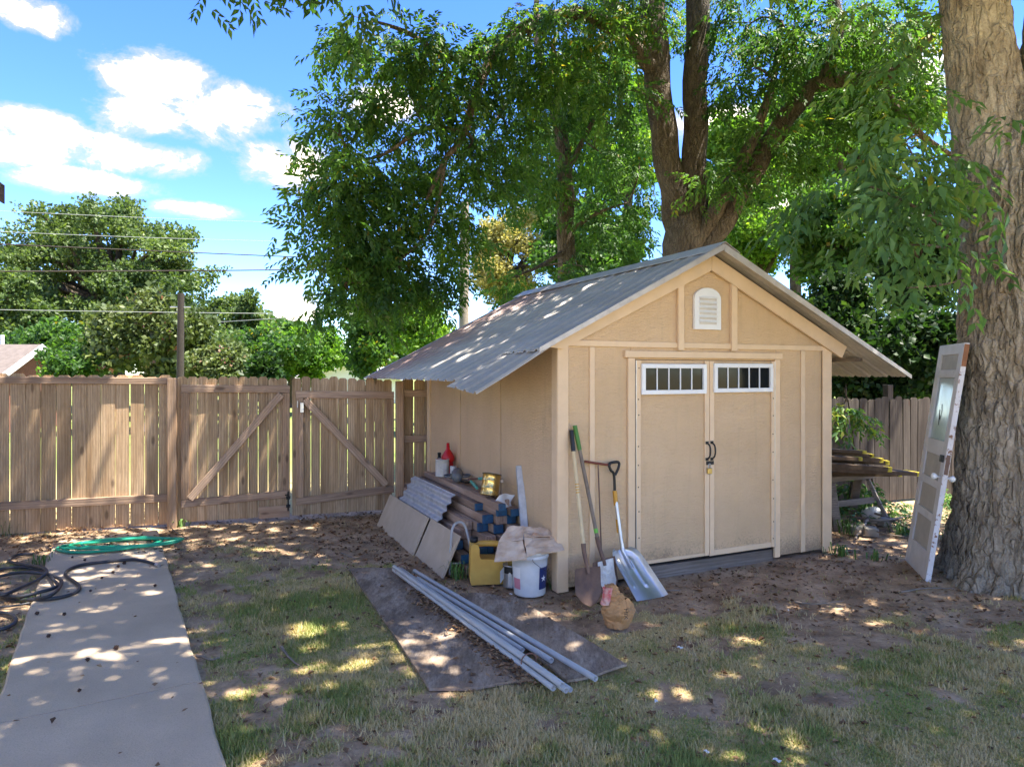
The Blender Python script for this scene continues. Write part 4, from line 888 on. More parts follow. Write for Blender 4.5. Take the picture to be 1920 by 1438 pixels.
wire('thin pale wire attached to the dark utility pole', (-300, 575, 17), (900, 590, 24), .008, .05, M_wire)
wire('thin pale wire crossing the oak crown highest of all', (-200, 385, 26), (900, 425, 32), .011, .15, M_wire)
wire('thin pale wire crossing the oak crown at mid height', (-200, 425, 26), (900, 458, 32), .011, .15, M_wire)
wire('thin pale wire sloping to the pale pole over the lime tree', (300, 610, 24), (868, 570, 22), .010, .05, M_wire)
# corner of the house roof at the left edge
hs = empty('house', (-6.9, 4.2, 0)); tag(hs, 'dark brown fascia corner of a house roof at the left edge', 'house')
M_fasc = plain('brown_fascia', (.075, .05, .042), .7, 0, .2)
e = P(9, 383, 6.2) - Vector((-6.9, 4.2, 0)); f_ = e + Vector((-2.6, 0, 1.75)); 
MB().add([e, e + Vector((0, 0, .17)), f_ + Vector((0, 0, .17)), f_, e + Vector((0, -.03, 0)), e + Vector((0, -.03, .17)), f_ + Vector((0, -.03, .17)), f_ + Vector((0, -.03, 0))], [(0, 1, 2, 3), (7, 6, 5, 4), (0, 4, 5, 1), (1, 5, 6, 2), (2, 6, 7, 3), (3, 7, 4, 0)]).build('fascia', M_fasc, hs)
MB().add([e + Vector((0, -.04, .18)), f_ + Vector((0, -.04, .18)), f_ + Vector((0, -6, .18)), e + Vector((0, -6, .18)), e + Vector((0, -.04, .14)), f_ + Vector((0, -.04, .14)), f_ + Vector((0, -6, .14)), e + Vector((0, -6, .14))], [(0, 1, 2, 3), (7, 6, 5, 4), (0, 3, 7, 4), (0, 4, 5, 1), (1, 5, 6, 2), (2, 6, 7, 3)]).build('roof_slope', M_shingle, hs)
MB().box((-.9, -4.2, 0), (e.x - .45, e.y - .4, e.z + .2)).build('wall', M_hwall, hs)

# ------------------------------------------------------------------ boards and pipes on the ground
def flat_board(q, label, z=.004, th=.016):
    q = [v.copy() for v in q]; c = sum(q, Vector()) / 4; n = 14; mb = MB()
    def fn(u, v, zz):
        p = (q[0].lerp(q[1], v)).lerp(q[3].lerp(q[2], v), u); h = float(ground_h(np.array([p.x]), np.array([p.y]))[0])
        return (p.x - c.x, p.y - c.y, .5 * h + z + zz + .010 * math.sin(u * 5 + v * 3))
    mb.grid(lambda u, v: fn(u, v, th), n, n, smooth=False); mb.grid(lambda u, v: fn(u, v, 0), n, n, smooth=False)
    m = n * n; fs = []
    for i in range(n - 1):
        fs += [(i, i + 1, m + i + 1, m + i), (m - n + i, m + m - n + i, m + m - n + i + 1, m - n + i + 1), (i * n, m + i * n, m + (i + 1) * n, (i + 1) * n), (i * n + n - 1, (i + 1) * n + n - 1, m + (i + 1) * n + n - 1, m + i * n + n - 1)]
    mb.add(mb.v[:], fs); o = mb.build('plywood_sheet', M_ply, None, (c.x, c.y, 0)); tag(o, label, 'plywood', 'weathered sheets on the lawn'); return o
flat_board(PLY1, 'weathered dark plywood sheet on the lawn, the left one, under the bundled pipes', .012)
flat_board(PLY2, 'weathered dark plywood sheet on the lawn, the right one nearest the cement bag', .018)
def pipe(a, b, r, label, z=0.0):
    a, b = Vector(a), Vector(b); L = (b - a).length; mb = MB(); M = Matrix.Translation(a) @ (b - a).to_track_quat('Z', 'Y').to_matrix().to_4x4()
    mb.lathe([(r, 0), (r, L), (r * .74, L), (r * .74, L - .18), (0, L - .18)], 14, 0, M); mb.lathe([(r * .74, .18), (r * .74, 0), (r, 0)], 14, 0, M); mb.add([(0, 0, .2)], [], 0, M)
    o = mb.build('pvc_pipe', M_pvc); tag(o, label, 'pipe', 'grey plastic pipes on the plywood'); return o
zp = .052
A = lambda x, y, z=zp: G(x, y, z)
pipe(A(738, 1068), A(1038, 1290), .0165, 'grey plastic pipe on the outer left of the strapped bundle')
pipe(A(744, 1064), A(1062, 1294), .0165, 'grey plastic pipe low on the right side of the strapped bundle')
pipe(A(739, 1062, .084), A(1054, 1284, .084), .0175, 'grey plastic pipe lying on top of the strapped bundle')
pipe(A(752, 1066), A(1070, 1293), .014, 'thin grey plastic pipe on the inner right of the strapped bundle')
pipe(A(783, 1084), A(1034, 1238), .0175, 'grey plastic pipe in the loose middle pair, the longer one')
pipe(A(783, 1094), A(980, 1218), .0155, 'grey plastic pipe in the loose middle pair, the shorter one')
pipe(A(777, 1070), A(1117, 1272), .0175, 'single grey plastic pipe nearest the shed, longest on the plywood')
M_strap = plain('rusty_strap', (.20, .09, .06), .8)
for nm, t in (('upper', .04), ('lower', .86)):
    a = A(745, 1066).lerp(A(1056, 1292), t); d = (A(1056, 1292) - A(745, 1066)).normalized(); sd = Vector((d.y, -d.x, 0))
    ring = [a + sd * .052 * math.cos(k) + Vector((0, 0, .022 + .042 * math.sin(k))) for k in np.linspace(0, 2 * math.pi, 16, endpoint=False)]
    o = MB().tube(ring, .004, 6, closed=True).build('pipe_strap', M_strap); tag(o, 'rusty brown strap round the %s end of the pipe bundle' % ('far' if nm == 'upper' else 'near'), 'strap')
def straw_fn(n):
    u = rng.random(n); k = rng.random(n) ** .6; a = np.array(A(790, 1105)); b = np.array(A(1010, 1275)); c = a + (b - a) * u[:, None]; 
    x = c[:, 0] + rng.normal(0, .05, n) - .02 + .35 * (u - .3) * rng.normal(0, .3, n); y = c[:, 1] + rng.normal(0, .05, n); return x, y, np.full(n, .035)
litter('pine_straw', 1500, straw_fn, 'tan pine straw drifted along the grey pipes on plywood', (.015, .045))

# ------------------------------------------------------------------ lumber pile and things beside the shed
def lumber(s, z, t0, t1, w_, h, rot=0, end=M_blue, label=None, tilt=0):
    b = empty('lumber_board', SL(s, t0, z), SA + rot); L = t1 - t0; b.rotation_euler = (tilt, 0, SA + rot)
    MB().box((-w_ / 2, .008, -h / 2), (w_ / 2, L, h / 2), 0, None, .004).build('board', M_lumber, b)
    MB().box((-w_ / 2 - .001, 0, -h / 2 - .001), (w_ / 2 + .001, .03, h / 2 + .001), 0, None, .004).build('painted_end', end, b); return b
rs = random.Random(5); rows = [(.045, [-.08, -.18, -.28, -.38, -.48]), (.128, [-.09, -.19, -.29, -.40, -.50]), (.211, [-.08, -.185, -.29, -.395, -.49]), (.294, [-.075, -.18, -.285, -.40]), (.377, [-.08, -.185, -.29, -.375]), (.46, [-.075, -.175, -.28]), (.535, [-.08, -.18, -.28]), (.60, [-.13, -.235])]
near_t = {(2, -.49): .98, (3, -.40): 1.02, (4, -.375): 1.0, (7, -.235): .60, (7, -.13): .78, (6, -.28): 1.02, (6, -.18): .70}
for ri, (z, ss) in enumerate(rows):
    for s in ss:
        t0 = near_t.get((ri, s), .72 + .35 * max(0, -s - .1) + rs.uniform(-.12, .14)); t1 = 3.0 + rs.uniform(-.1, .15) - .2 * (ri > 5)
        bl = rs.random() < .66; t0 += rs.uniform(-.14, .12) * ((ri, s) not in near_t)
        b = lumber(s + rs.uniform(-.012, .012), z, t0, t1, rs.choice((.06, .088, .088, .10)), .076 if ri < 6 else .062, rs.uniform(-.03, .03), M_blue if bl else M_lumber)
        tag(b, 'weathered board with painted blue end in the lumber stack beside the shed' if bl else 'weathered board with bare unpainted end in the lumber stack beside the shed', 'board', 'lumber stack beside the shed wall')
def lean_panel(name, s0, z0, s1, z1, t0, t1, th, mat, label, cat, nu=2, wave=None, group=None, jag=0):
    c = SL((s0 + s1) / 2, (t0 + t1) / 2, 0); mb = MB(); nrm = Vector((-(z1 - z0), 0, (s1 - s0))).normalized(); nv = 2 if not wave else 61
    d = Vector((s1 - s0, 0, z1 - z0)); L = d.length
    if wave:
        def fn(u, v, o):
            q = Vector((s0, t0 + (t1 - t0) * u, z0)) + d * v + nrm * (o + wave * math.sin(v * L / .085 * 2 * math.pi)); w3 = SL(*q) - c; return w3
        mb.grid(lambda u, v: fn(u, v, 0), 3, nv); mb.grid(lambda u, v: fn(u, v, -th), 3, nv)
    else:
        vs = []
        for o in (0, -th):
            for tt, ss in ((t0, 0), (t1, 0), (t1, 1), (t0, 1)):
                q = Vector((s0, tt, z0)) + d * ss + nrm * o; vs.append(SL(*q) - c)
        mb.add(vs, [(0, 1, 2, 3), (7, 6, 5, 4), (0, 4, 5, 1), (1, 5, 6, 2), (2, 6, 7, 3), (3, 7, 4, 0)])
    o = mb.build(name, mat, None, c); tag(o, label, cat, group); return o
lean_panel('hardboard_panel', -.72, -.01, -.555, .345, .79, 1.60, .014, M_hard, 'smaller beige hardboard panel leaning on the lumber, nearest the yellow jug', 'panel', group='beige panels leaning on the lumber')
lean_panel('hardboard_panel', -.735, -.01, -.575, .35, 1.63, 3.08, .014, M_hard, 'longer beige hardboard panel leaning on the lumber, nearest the gate', 'panel', group='beige panels leaning on the lumber')
lean_panel('corrugated_sheet', -.545, .325, -.375, .60, 1.42, 2.78, .003, M_galv, 'short corrugated metal sheet leaning over the beige panels', 'metal sheet', wave=.013)

def placed(name, s, t, z, rz, label, cat, group=None, tilt=(0, 0)):
    o = empty(name, SL(s, t, z)); o.rotation_euler = (tilt[0], tilt[1], SA + rz); tag(o, label, cat, group); return o
M_red = plain('red_plastic', (.50, .008, .012), .35, 0, .1, 8, bump=.02); M_can = plain('stained_paint_can', (.62, .60, .55), .55, .1, .2, 18)
M_gold = plain('gold_tin', (.70, .50, .18), .25, .95, .3, 9, bump=.1, bscale=20); M_grey = plain('grey_plastic', (.14, .15, .155), .5, 0, .2)
M_green = plain('green_grip', (.05, .36, .24), .5, 0, .25, 20); M_teal = plain('aqua_handle', (.10, .42, .32), .5, 0, .3, 16)
M_yel = plain('yellowed_plastic', (.62, .38, .075), .5, 0, .2, 5, c2=(.50, .28, .05), bump=.05); M_bucket = plain('grey_bucket_plastic', (.60, .62, .62), .45, 0, .15, 10)
M_navy = plain('navy_print', (.02, .035, .14), .5, 0, .1); M_pink = plain('faded_red_print', (.55, .22, .26), .5, 0, .1); M_card = plain('damp_cardboard', (.68, .55, .42), .85, 0, .25, 9, c2=(.50, .33, .21), bump=.2); M_paper = plain('white_paper', (.72, .72, .70), .8, 0, .1, 10)
M_bag = plain('kraft_bag', (.50, .27, .11), .8, 0, .2, 10, bump=.3, bscale=22, bdist=.006); M_print = plain('black_print', (.03, .025, .02), .8)
o = placed('funnel_bottle', -.085, 2.42, .635, 0, 'red plastic bottle with tall funnel spout on the lumber stack', 'bottle')
MB().lathe([(0, 0), (.055, 0), (.06, .02), (.06, .13), (.055, .15), (0, .15)], 20).build('body', M_red, o); MB().lathe([(.064, .15), (.075, .17), (.075, .20), (.05, .25), (.022, .29), (.016, .36), (0, .36)], 20).build('funnel', M_red, o)
o = placed('paint_can', -.17, 2.37, .634, .3, 'stained white paint can with wire handle on the lumber stack', 'paint can')
MB().lathe([(0, 0), (.076, 0), (.078, .006), (.076, .012), (.076, .178), (.080, .184), (.080, .190), (.066, .190), (.064, .182), (0, .182)], 24).build('can', M_can, o); MB().tube(spline([(-.079, 0, .14), (-.05, -.072, .09), (.02, -.085, .08), (.079, 0, .14)], 6), .0025, 5).build('handle', M_steel, o)
MB().box((-.05, -.079, .02), (.0, -.0755, .15)).build('label', M_paper, o)
o = placed('oil_bottle', -.12, 2.62, .632, .2, 'dark grey bottle with black cap behind the paint can', 'bottle')
MB().box((-.04, -.03, 0), (.04, .03, .16), 0, None, .012).build('body', M_grey, o); MB().lathe([(.03, .16), (.018, .19), (.018, .21), (.02, .21), (.02, .235), (0, .235)], 14).build('cap', M_black, o)
o = placed('small_can', -.095, 2.22, .634, 0, 'small pale can squeezed behind the paint can', 'can')
MB().lathe([(0, 0), (.035, 0), (.035, .12), (.03, .125), (0, .125)], 16).build('can', M_can, o); MB().lathe([(.037, .118), (.037, .126), (.031, .127)], 16).build('rim', M_steel, o)
o = placed('watering_jug', -.16, 1.92, .70, 1.2, 'grey metal jug with loop handles lying on the lumber', 'jug', tilt=(0, R(88)))
MB().lathe([(0, -.14), (.045, -.14), (.055, -.10), (.06, .10), (.063, .11), (.055, .11), (.05, -.08), (0, -.08)], 20).build('body', M_grey, o)
for sg in (-1, 1): MB().tube(spline([(0, sg * .055, -.08), (0, sg * .12, -.06), (0, sg * .13, .03), (0, sg * .06, .06)], 6), .010, 8).build('handle', M_grey, o)
o = placed('loppers', -.15, 1.62, .665, 0, 'long garden loppers with aqua handles lying on the lumber', 'loppers')
for (a, b, c2) in (((.02, .05, .03), (.05, -.36, .09), (.06, -.70, .115)), ((.02, .05, .03), (-.05, -.25, .035), (-.10, -.50, .02))):
    pts = spline([a, b, c2], 8); MB().tube(pts[:6], .010, 8).build('arm', M_strap, o); MB().tube(pts[5:15], .015, 8).build('grip', M_teal, o)
    if c2[0] > 0: MB().tube(pts[14:], .016, 8).build('worn_end', M_card, o)
MB().prism([(-.03, -.01), (.02, -.012), (.03, .0), (.02, .012), (-.03, .01)], .03, .14).build('blade', M_black, o)
o = placed('gold_can', -.22, .92, .655, .2, 'shiny gold unlabelled tin can tilted on the lumber end', 'can', tilt=(R(-6), R(14)))
MB().lathe([(0, 0), (.084, 0), (.087, .005), (.084, .010), (.084, .06), (.0855, .063), (.084, .066), (.084, .13), (.0855, .133), (.084, .136), (.084, .188), (.089, .193), (.089, .198), (.072, .198), (.07, .19), (0, .19)], 28).build('can', M_gold, o); MB().lathe([(.0895, .192), (.0905, .196), (.0895, .2), (.073, .2)], 28).build('rim', M_black, o)
o = placed('torn_paper', -.12, .78, .48, .1, 'torn white paper sheet hanging behind the gold can', 'paper')
MB().grid(lambda u, v: ((u - .5) * .17 + .02 * math.sin(v * 7), .02 * math.sin(u * 6 + v * 4), (v * .20) + .012 * math.sin(u * 5)), 10, 10).build('sheet', M_paper, o); 
o = placed('level_bar', -.06, .43, 0, 0, 'long aluminium bar leaning on the side wall behind the cardboard', 'bar')
a, b = Vector((0, 0, 0)), Vector((.045, .27, .945)); M = (b - a).to_track_quat('Z', 'Y').to_matrix().to_4x4(); L = (b - a).length
MB().box((-.032, -.006, 0), (.032, .006, L), 0, M, .002).box((-.032, -.02, .0), (-.024, .012, L - .001), 0, M).box((.024, -.02, .0), (.032, .012, L - .001), 0, M).build('bar', M_galv, o); MB().box((-.020, -.0135, .25), (.020, -.0065, .55), 0, M).build('blue_strip', M_blue, o)
o = placed('tubular_handle', -.53, .83, 0, .2, 'bent grey tube handle standing between the panels and yellow jug', 'handle')
MB().tube(spline([(-.085, .05, -.01), (-.075, .05, .25), (-.05, .06, .40), (.02, .07, .44), (.07, .04, .40), (.09, -.02, .20), (.10, -.06, -.01)], 7), .012, 10).build('tube', M_pvc, o); MB().tube([(-.08, .05, .09), (.095, -.04, .09)], .008, 8).build('cross_bar', M_pvc, o)
# yellow jug
o = placed('jerry_can', -.37, .50, 0, -.30, 'yellow plastic jerry can with moulded handle under the cardboard', 'jug')
prof = [(-.19, .0), (.19, .0), (.195, .02), (.195, .26), (.17, .30), (.02, .335), (-.17, .345), (-.195, .32)]
MB().prism([(-.185, 0), (.185, 0), (.195, .03), (.195, .20), (-.10, .215), (-.115, .235), (-.115, .30), (-.125, .335), (-.165, .345), (-.19, .33), (-.195, .03)], -.085, .085).build('body', M_yel, o)
MB().tube(spline([(-.14, 0, .325), (-.06, 0, .328), (.06, 0, .318), (.13, 0, .28), (.16, 0, .20)], 6), [.026] * 25, 10).build('handle', M_yel, o); MB().lathe([(.03, 0), (.034, .005), (.034, .04), (0, .04)], 16, 0, Matrix.Translation((-.155, 0, .343))).build('cap', M_black, o)
o = placed('torn_can', -.275, .315, 0, 0, 'dark metal can with torn white label between jug and bucket', 'can')
MB().lathe([(0, .0), (.07, .0), (.072, .006), (.07, .012), (.07, .178), (.074, .185), (.068, .185), (.066, .03), (0, .03)], 22).build('can', M_steel, o)
MB().grid(lambda u, v: (.0735 * math.cos(-2.4 + 2.2 * u), .0735 * math.sin(-2.4 + 2.2 * u), .015 + v * (.10 + .02 * math.sin(u * 17)) ), 16, 6).build('label', M_can, o); MB().grid(lambda u, v: (-.075 - .05 * u, -.02 - .03 * u, .08 + .09 * v - .03 * u + .01 * math.sin(8 * v)), 5, 7).build('torn_flap', M_paper, o); MB().lathe([(.0705, .12), (.0712, .13), (.0712, .165), (.0705, .175)], 22).build('dark_band', M_black, o)
# bucket with printed flag panels
o = placed('bucket', -.215, .09, 0, -SA, 'grey white plastic bucket with flag print beneath the cardboard', 'bucket')
br = lambda z: .128 + .022 * z / .36
MB().lathe([(0, .0), (.122, 0), (.128, .006)] + [(br(z), z) for z in np.linspace(.012, .30, 6)] + [(.153, .302), (.155, .315), (.149, .318), (.149, .332), (.157, .334), (.157, .352), (.150, .36), (.143, .36), (.14, .30), (0, .30)], 36).build('body', M_bucket, o)
def decal(a0, a1, z0, z1, mat, name, off=.0012): MB().grid(lambda u, v: ((br(z0 + (z1 - z0) * v) + off) * math.cos(a0 + (a1 - a0) * u), (br(z0 + (z1 - z0) * v) + off) * math.sin(a0 + (a1 - a0) * u), z0 + (z1 - z0) * v), 10, 2).build(name, mat, o)
C0 = -math.pi / 2
decal(C0 - 1.2, C0 - .62, .06, .145, M_pink, 'red_print'); decal(C0 - 1.2, C0 - .60, .148, .235, M_paper, 'white_print'); decal(C0 + .55, C0 + 1.35, .06, .235, M_navy, 'blue_print')
st = MB(); ac = C0 + .88; star = []
for k in range(10):
    r_ = .030 if k % 2 == 0 else .012; t = math.pi / 2 + k * math.pi / 5; dz = r_ * math.sin(t); da = r_ * math.cos(t) / .142; rr_ = br(.145 + dz) + .0025; star.append((rr_ * math.cos(ac + da), rr_ * math.sin(ac + da), .145 + dz))
star.append(((br(.145) + .0025) * math.cos(ac), (br(.145) + .0025) * math.sin(ac), .145)); st.add(star, [(k, (k + 1) % 10, 10) for k in range(10)]).build('star_print', M_white, o)
MB().tube(spline([(.155 * math.cos(C0 + 1.4), .155 * math.sin(C0 + 1.4), .20), (.12, -.16, .225), (.03, -.158, .29), (.02, -.156, .315)], 5), .002, 5).build('wire_handle', M_black, o)
# crumpled cardboard on the bucket
o = placed('cardboard', -.235, .10, .36, -.25, 'damp crumpled cardboard box flattened on top of the bucket', 'cardboard')
def sheet_of(corners, name, seed, amp=.012, n=9, th=.006, mat=None):
    a, b, c, d = [Vector(q) for q in corners]; nr = (b - a).cross(d - a).normalized(); mb = MB()
    def fn(u, v, o): return a.lerp(b, u).lerp(d.lerp(c, u), v) + nr * (amp * 2.4 * (float(fbm(np.array([[u * 3 + seed, v * 3, seed]]), 3)[0]) - .5) + o)
    mb.grid(lambda u, v: fn(u, v, 0), n, n, smooth=False).grid(lambda u, v: fn(u, v, -th), n, n, smooth=False)
    for k in range(n - 1):
        for (p, q) in (((k / (n - 1), 0), ((k + 1) / (n - 1), 0)), ((k / (n - 1), 1), ((k + 1) / (n - 1), 1)), ((0, k / (n - 1)), (0, (k + 1) / (n - 1))), ((1, k / (n - 1)), (1, (k + 1) / (n - 1)))): mb.add([fn(*p, 0), fn(*q, 0), fn(*q, -th), fn(*p, -th)], [(0, 1, 2, 3)])
    return mb.build(name, mat or M_card, o)
sheet_of([(-.30, -.19, -.045), (-.05, -.23, -.02), (-.045, -.04, .075), (-.235, .0, .065)], 'side_flap', 1.0)
sheet_of([(-.235, .0, .068), (-.045, -.04, .078), (.0, .12, .16), (-.13, .14, .15)], 'upper_flap', 4.0)
sheet_of([(-.05, -.23, .005), (.27, -.17, .015), (.26, .03, .075), (-.03, -.03, .09)], 'front_flap', 7.0, .02)
sheet_of([(-.03, -.02, .085), (.26, .03, .08), (.17, .16, .13), (-.02, .13, .155)], 'top_flap', 9.0, .035)
sheet_of([(-.20, -.15, -.03), (.24, -.15, .0), (.22, .12, .03), (-.18, .12, .02)], 'under_sheet', 12.0, .01)
M_pulp = plain('pulpy_card', (.50, .31, .20), .9, 0, .3, 12)
MB().grid(lambda u, v: ((u - .5) * .24 + .07, (v - .5) * .20 - .05, .085 + .10 * (float(fbm(np.array([[u * 6, v * 6, 8.0]]), 4)[0]) - .4) - .11 * (u - .5) ** 2 - .08 * (1 - v)), 20, 18, smooth=False).build('crumple', M_pulp, o)

# ------------------------------------------------------------------ tools leaning on the shed front
def rod(o, a, b, r, mat, name, seg=10): MB().tube([a, b], r, seg).build(name, mat, o)
M_ash = plain('pale_ash_handle', (.66, .52, .30), .6, 0, .15, 10); M_oldash = plain('grey_worn_handle', (.22, .175, .135), .75, 0, .3, 14); M_rust = plain('rusty_steel', (.14, .085, .065), .75, .3, .35, 16, c2=(.22, .14, .10)); M_gripg = plain('green_rubber', (.06, .20, .025), .55, 0, .15); M_lime = plain('lime_band', (.14, .50, .06), .6); M_alu = plain('bright_aluminium', (.58, .58, .57), .36, .85, .15, 6, bump=.05); M_gold2 = plain('amber_sleeve', (.62, .30, .02), .4, 0, .15); M_plaster = plain('dried_white_plaster', (.70, .69, .66), .9, 0, .2, 30, bump=.8, bscale=40, bdist=.01)
def shovel(label, top, tip, grip, grip_len, shaft, collar=None, plaster=False, print_=False):
    top, tip = SL(*top), SL(*tip); o = empty('shovel', tip); tag(o, label, 'shovel', 'shovels leaning on the shed front'); t = top - tip; L = t.length; d = t.normalized()
    rod(o, d * .44, d * (L - grip_len), .0155, shaft, 'shaft'); rod(o, d * (L - grip_len - .002), d * L, .0185, grip, 'grip'); 
    fwd = Vector((-SV.x * -1, -SV.y * -1, 0)); back = SV.copy(); nrm = (Vector((0, 0, 1)) * .5 - SV).normalized(); side = d.cross(nrm).normalized(); nrm = side.cross(d).normalized()
    MB().tube(spline([d * .24 + nrm * .03, d * .30 + nrm * .022, d * .40, d * .47], 6), list(np.linspace(.014, .020, 19)), 10).build('socket', M_rust, o)
    def bl(u, v):
        wv = .115 * (min(1, (v / .35) ** .55) if v < .35 else 1) * (1 - .06 * max(0, v - .9) * 10); x = (u - .5) * 2
        return d * (v * .29) + side * (x * wv) + nrm * (.004 + .03 * x * x * (.4 + .6 * v) - .02 * math.sin(v * 3.1)) + nrm * (.020 * math.exp(-(x / .22) ** 2) * v)
    MB().grid(bl, 15, 15).build('blade', M_rust, o)
    if collar: rod(o, d * .50, d * .535, .017, collar, 'band')
    if plaster:
        MB().grid(lambda u, v: Vector(bl(.25 + .65 * u, .22 + .74 * v)) + nrm * (.012 + .03 * float(fbm(np.array([[u * 6, v * 6, 1.0]]), 3)[0]) * math.sin(math.pi * u) * math.sin(math.pi * v)), 18, 18, smooth=False).build('dried_plaster', M_plaster, o)
    if print_:
        for k in range(4): rod(o, d * (.86 + k * .022), d * (.868 + k * .022), .0162, M_gold2, 'print')
    return o
shovel('round shovel with pale ash shaft and black grip by the corner', (.10, -.035, 1.315), (.055, -.40, .0), M_black, .17, M_ash, None, False, True)
shovel('round shovel with worn grey shaft and green grip, blade caked white', (.13, -.04, 1.355), (.31, -.27, .012), M_gripg, .20, M_oldash, M_lime, True)
o = empty('probe_rod', SL(.345, -.13, 0)); tag(o, 'thin rusty tee handled probe rod between the shovels', 'rod')
q = lambda s, t, z: SL(s, t, z) - SL(.345, -.13, 0)
rod(o, q(.345, -.13, -.05), q(.35, -.045, 1.035), .006, M_rust, 'shaft'); rod(o, q(.222, -.045, 1.058), q(.47, -.045, 1.012), .010, plain('red_rust', (.22, .06, .035), .7, .2, .3), 'tee_handle')
o = empty('scoop_shovel', SL(.55, -.40, 0)); tag(o, 'wide aluminium scoop shovel with black dee grip beside the door', 'shovel')
q = lambda s, t, z: SL(s, t, z) - SL(.55, -.40, 0)
MB().tube(spline([q(.505, -.06, .75), q(.50, -.055, .93), q(.47, -.055, .97), q(.455, -.05, 1.02), q(.50, -.045, 1.035), q(.555, -.045, 1.03), q(.545, -.05, .98), q(.51, -.055, .93)], 6), .0115, 8).build('dee_grip', M_black, o)
rod(o, q(.507, -.075, .68), q(.503, -.06, .80), .0195, M_gold2, 'upper_sleeve'); rod(o, q(.515, -.155, .34), q(.505, -.066, .75), .016, M_alu, 'shaft'); rod(o, q(.510, -.115, .46), q(.508, -.10, .57), .0185, M_gold2, 'lower_sleeve')
def scoop(u, v):
    x = (u - .5) * 2; hw = .135 + .02 * v; rnd = (1 - (1 - min(1, v / .25)) ** 2) ** .5; top = Vector((.50, -.16, .335)); bot = Vector((.575, -.46, .008)); p = top.lerp(bot, v); sx = x * hw * (.55 + .45 * rnd)
    dip = .045 * (1 - x * x) * (.5 + .5 * math.sin(math.pi * (v * .9 + .05))) ; rib = .010 * (math.exp(-((x - .38) / .09) ** 2) + math.exp(-((x + .38) / .09) ** 2)) * (v > .18) * (v < .75) + .014 * math.exp(-(x / .12) ** 2) * max(0, 1 - v * 2)
    rim = .035 * max(0, abs(x) - .82) / .18
    return q(p.x + sx, p.y + dip - rib - rim * .6 + abs(x) * .0, p.z + (dip - rib) * -.55 + rim * .55)
MB().grid(scoop, 41, 31).build('scoop', M_alu, o); MB().tube(spline([q(.515, -.155, .38), q(.513, -.165, .33), q(.53, -.20, .27), q(.545, -.26, .20)], 5), [.017] * 8 + [.013] * 8, 8).build('socket', M_alu, o)
# cement mix bag
o = empty('cement_bag', G(1158, 1172)); o.scale = (.80, .80, .80); tag(o, 'torn kraft cement mix bag with rolled red and white top', 'bag')
def bag(u, v):
    t = 2 * math.pi * u; n = float(fbm(np.array([[math.cos(t) * 2 + 5, math.sin(t) * 2, v * 4]]), 3)[0]) - .5; r_ = (.10 + .035 * min(1, v * 2.0)) if v < .72 else .135 - .06 * ((v - .72) / .28)
    return (r_ * 1.0 * math.cos(t) * (1 + .6 * n), r_ * .82 * math.sin(t) * (1 + .6 * n), v * .245 + .04 * n * (v > .3) - .008)
MB().grid(bag, 40, 26, close_u=True, smooth=False).build('sack', M_bag, o)
M_redp = plain('red_white_paper', (.55, .10, .09), .75, 0, .2, 16, c2=(.66, .50, .40), bump=.4, bscale=25, bdist=.006)
def neck(u, v):
    t = 2 * math.pi * u; n = float(fbm(np.array([[math.cos(t) * 3, math.sin(t) * 3 + 9, v * 6]]), 3)[0]) - .5; r_ = (.105 - .06 * v) * (1 + .8 * n); return (-.015 - .05 * v + r_ * math.cos(t), r_ * .75 * math.sin(t), .19 + .17 * v + .02 * n)
MB().grid(neck, 28, 14, close_u=True, smooth=False).build('crumpled_neck', M_bag, o)
def roll(u, v):
    t = 2 * math.pi * u; n = float(fbm(np.array([[math.cos(t) * 2, math.sin(t) * 2 + 3, v * 7]]), 3)[0]) - .5; r_ = .040 * (1 + .8 * n); p = Vector((-.115, -.045, .20)).lerp(Vector((-.085, -.03, .35)), v); return (p.x + r_ * math.cos(t), p.y + r_ * .8 * math.sin(t), p.z + .01 * n)
MB().grid(roll, 24, 14, close_u=True, smooth=False).build('rolled_top', M_redp, o)
def text_on(body, parent, mat, size, M, name='printed_word'):
    cu = bpy.data.curves.new('word', 'FONT'); cu.body = body; cu.size = size; cu.extrude = .0006; cu.align_x = 'CENTER'; cu.align_y = 'CENTER'
    to = bpy.data.objects.new('word_tmp', cu); C.objects.link(to); dg = bpy.context.evaluated_depsgraph_get(); me = bpy.data.meshes.new_from_object(to.evaluated_get(dg)); bpy.data.objects.remove(to)
    me.materials.clear(); me.materials.append(mat); x = obj(name, me, parent); x.matrix_local = M; return x
Mt = Matrix.Translation((.050, -.133, .148)) @ Matrix.Rotation(R(22), 4, 'Z') @ Matrix.Rotation(R(84), 4, 'X') @ Matrix.Rotation(R(-90), 4, 'Z')
text_on('MIX', o, M_print, .052, Mt)

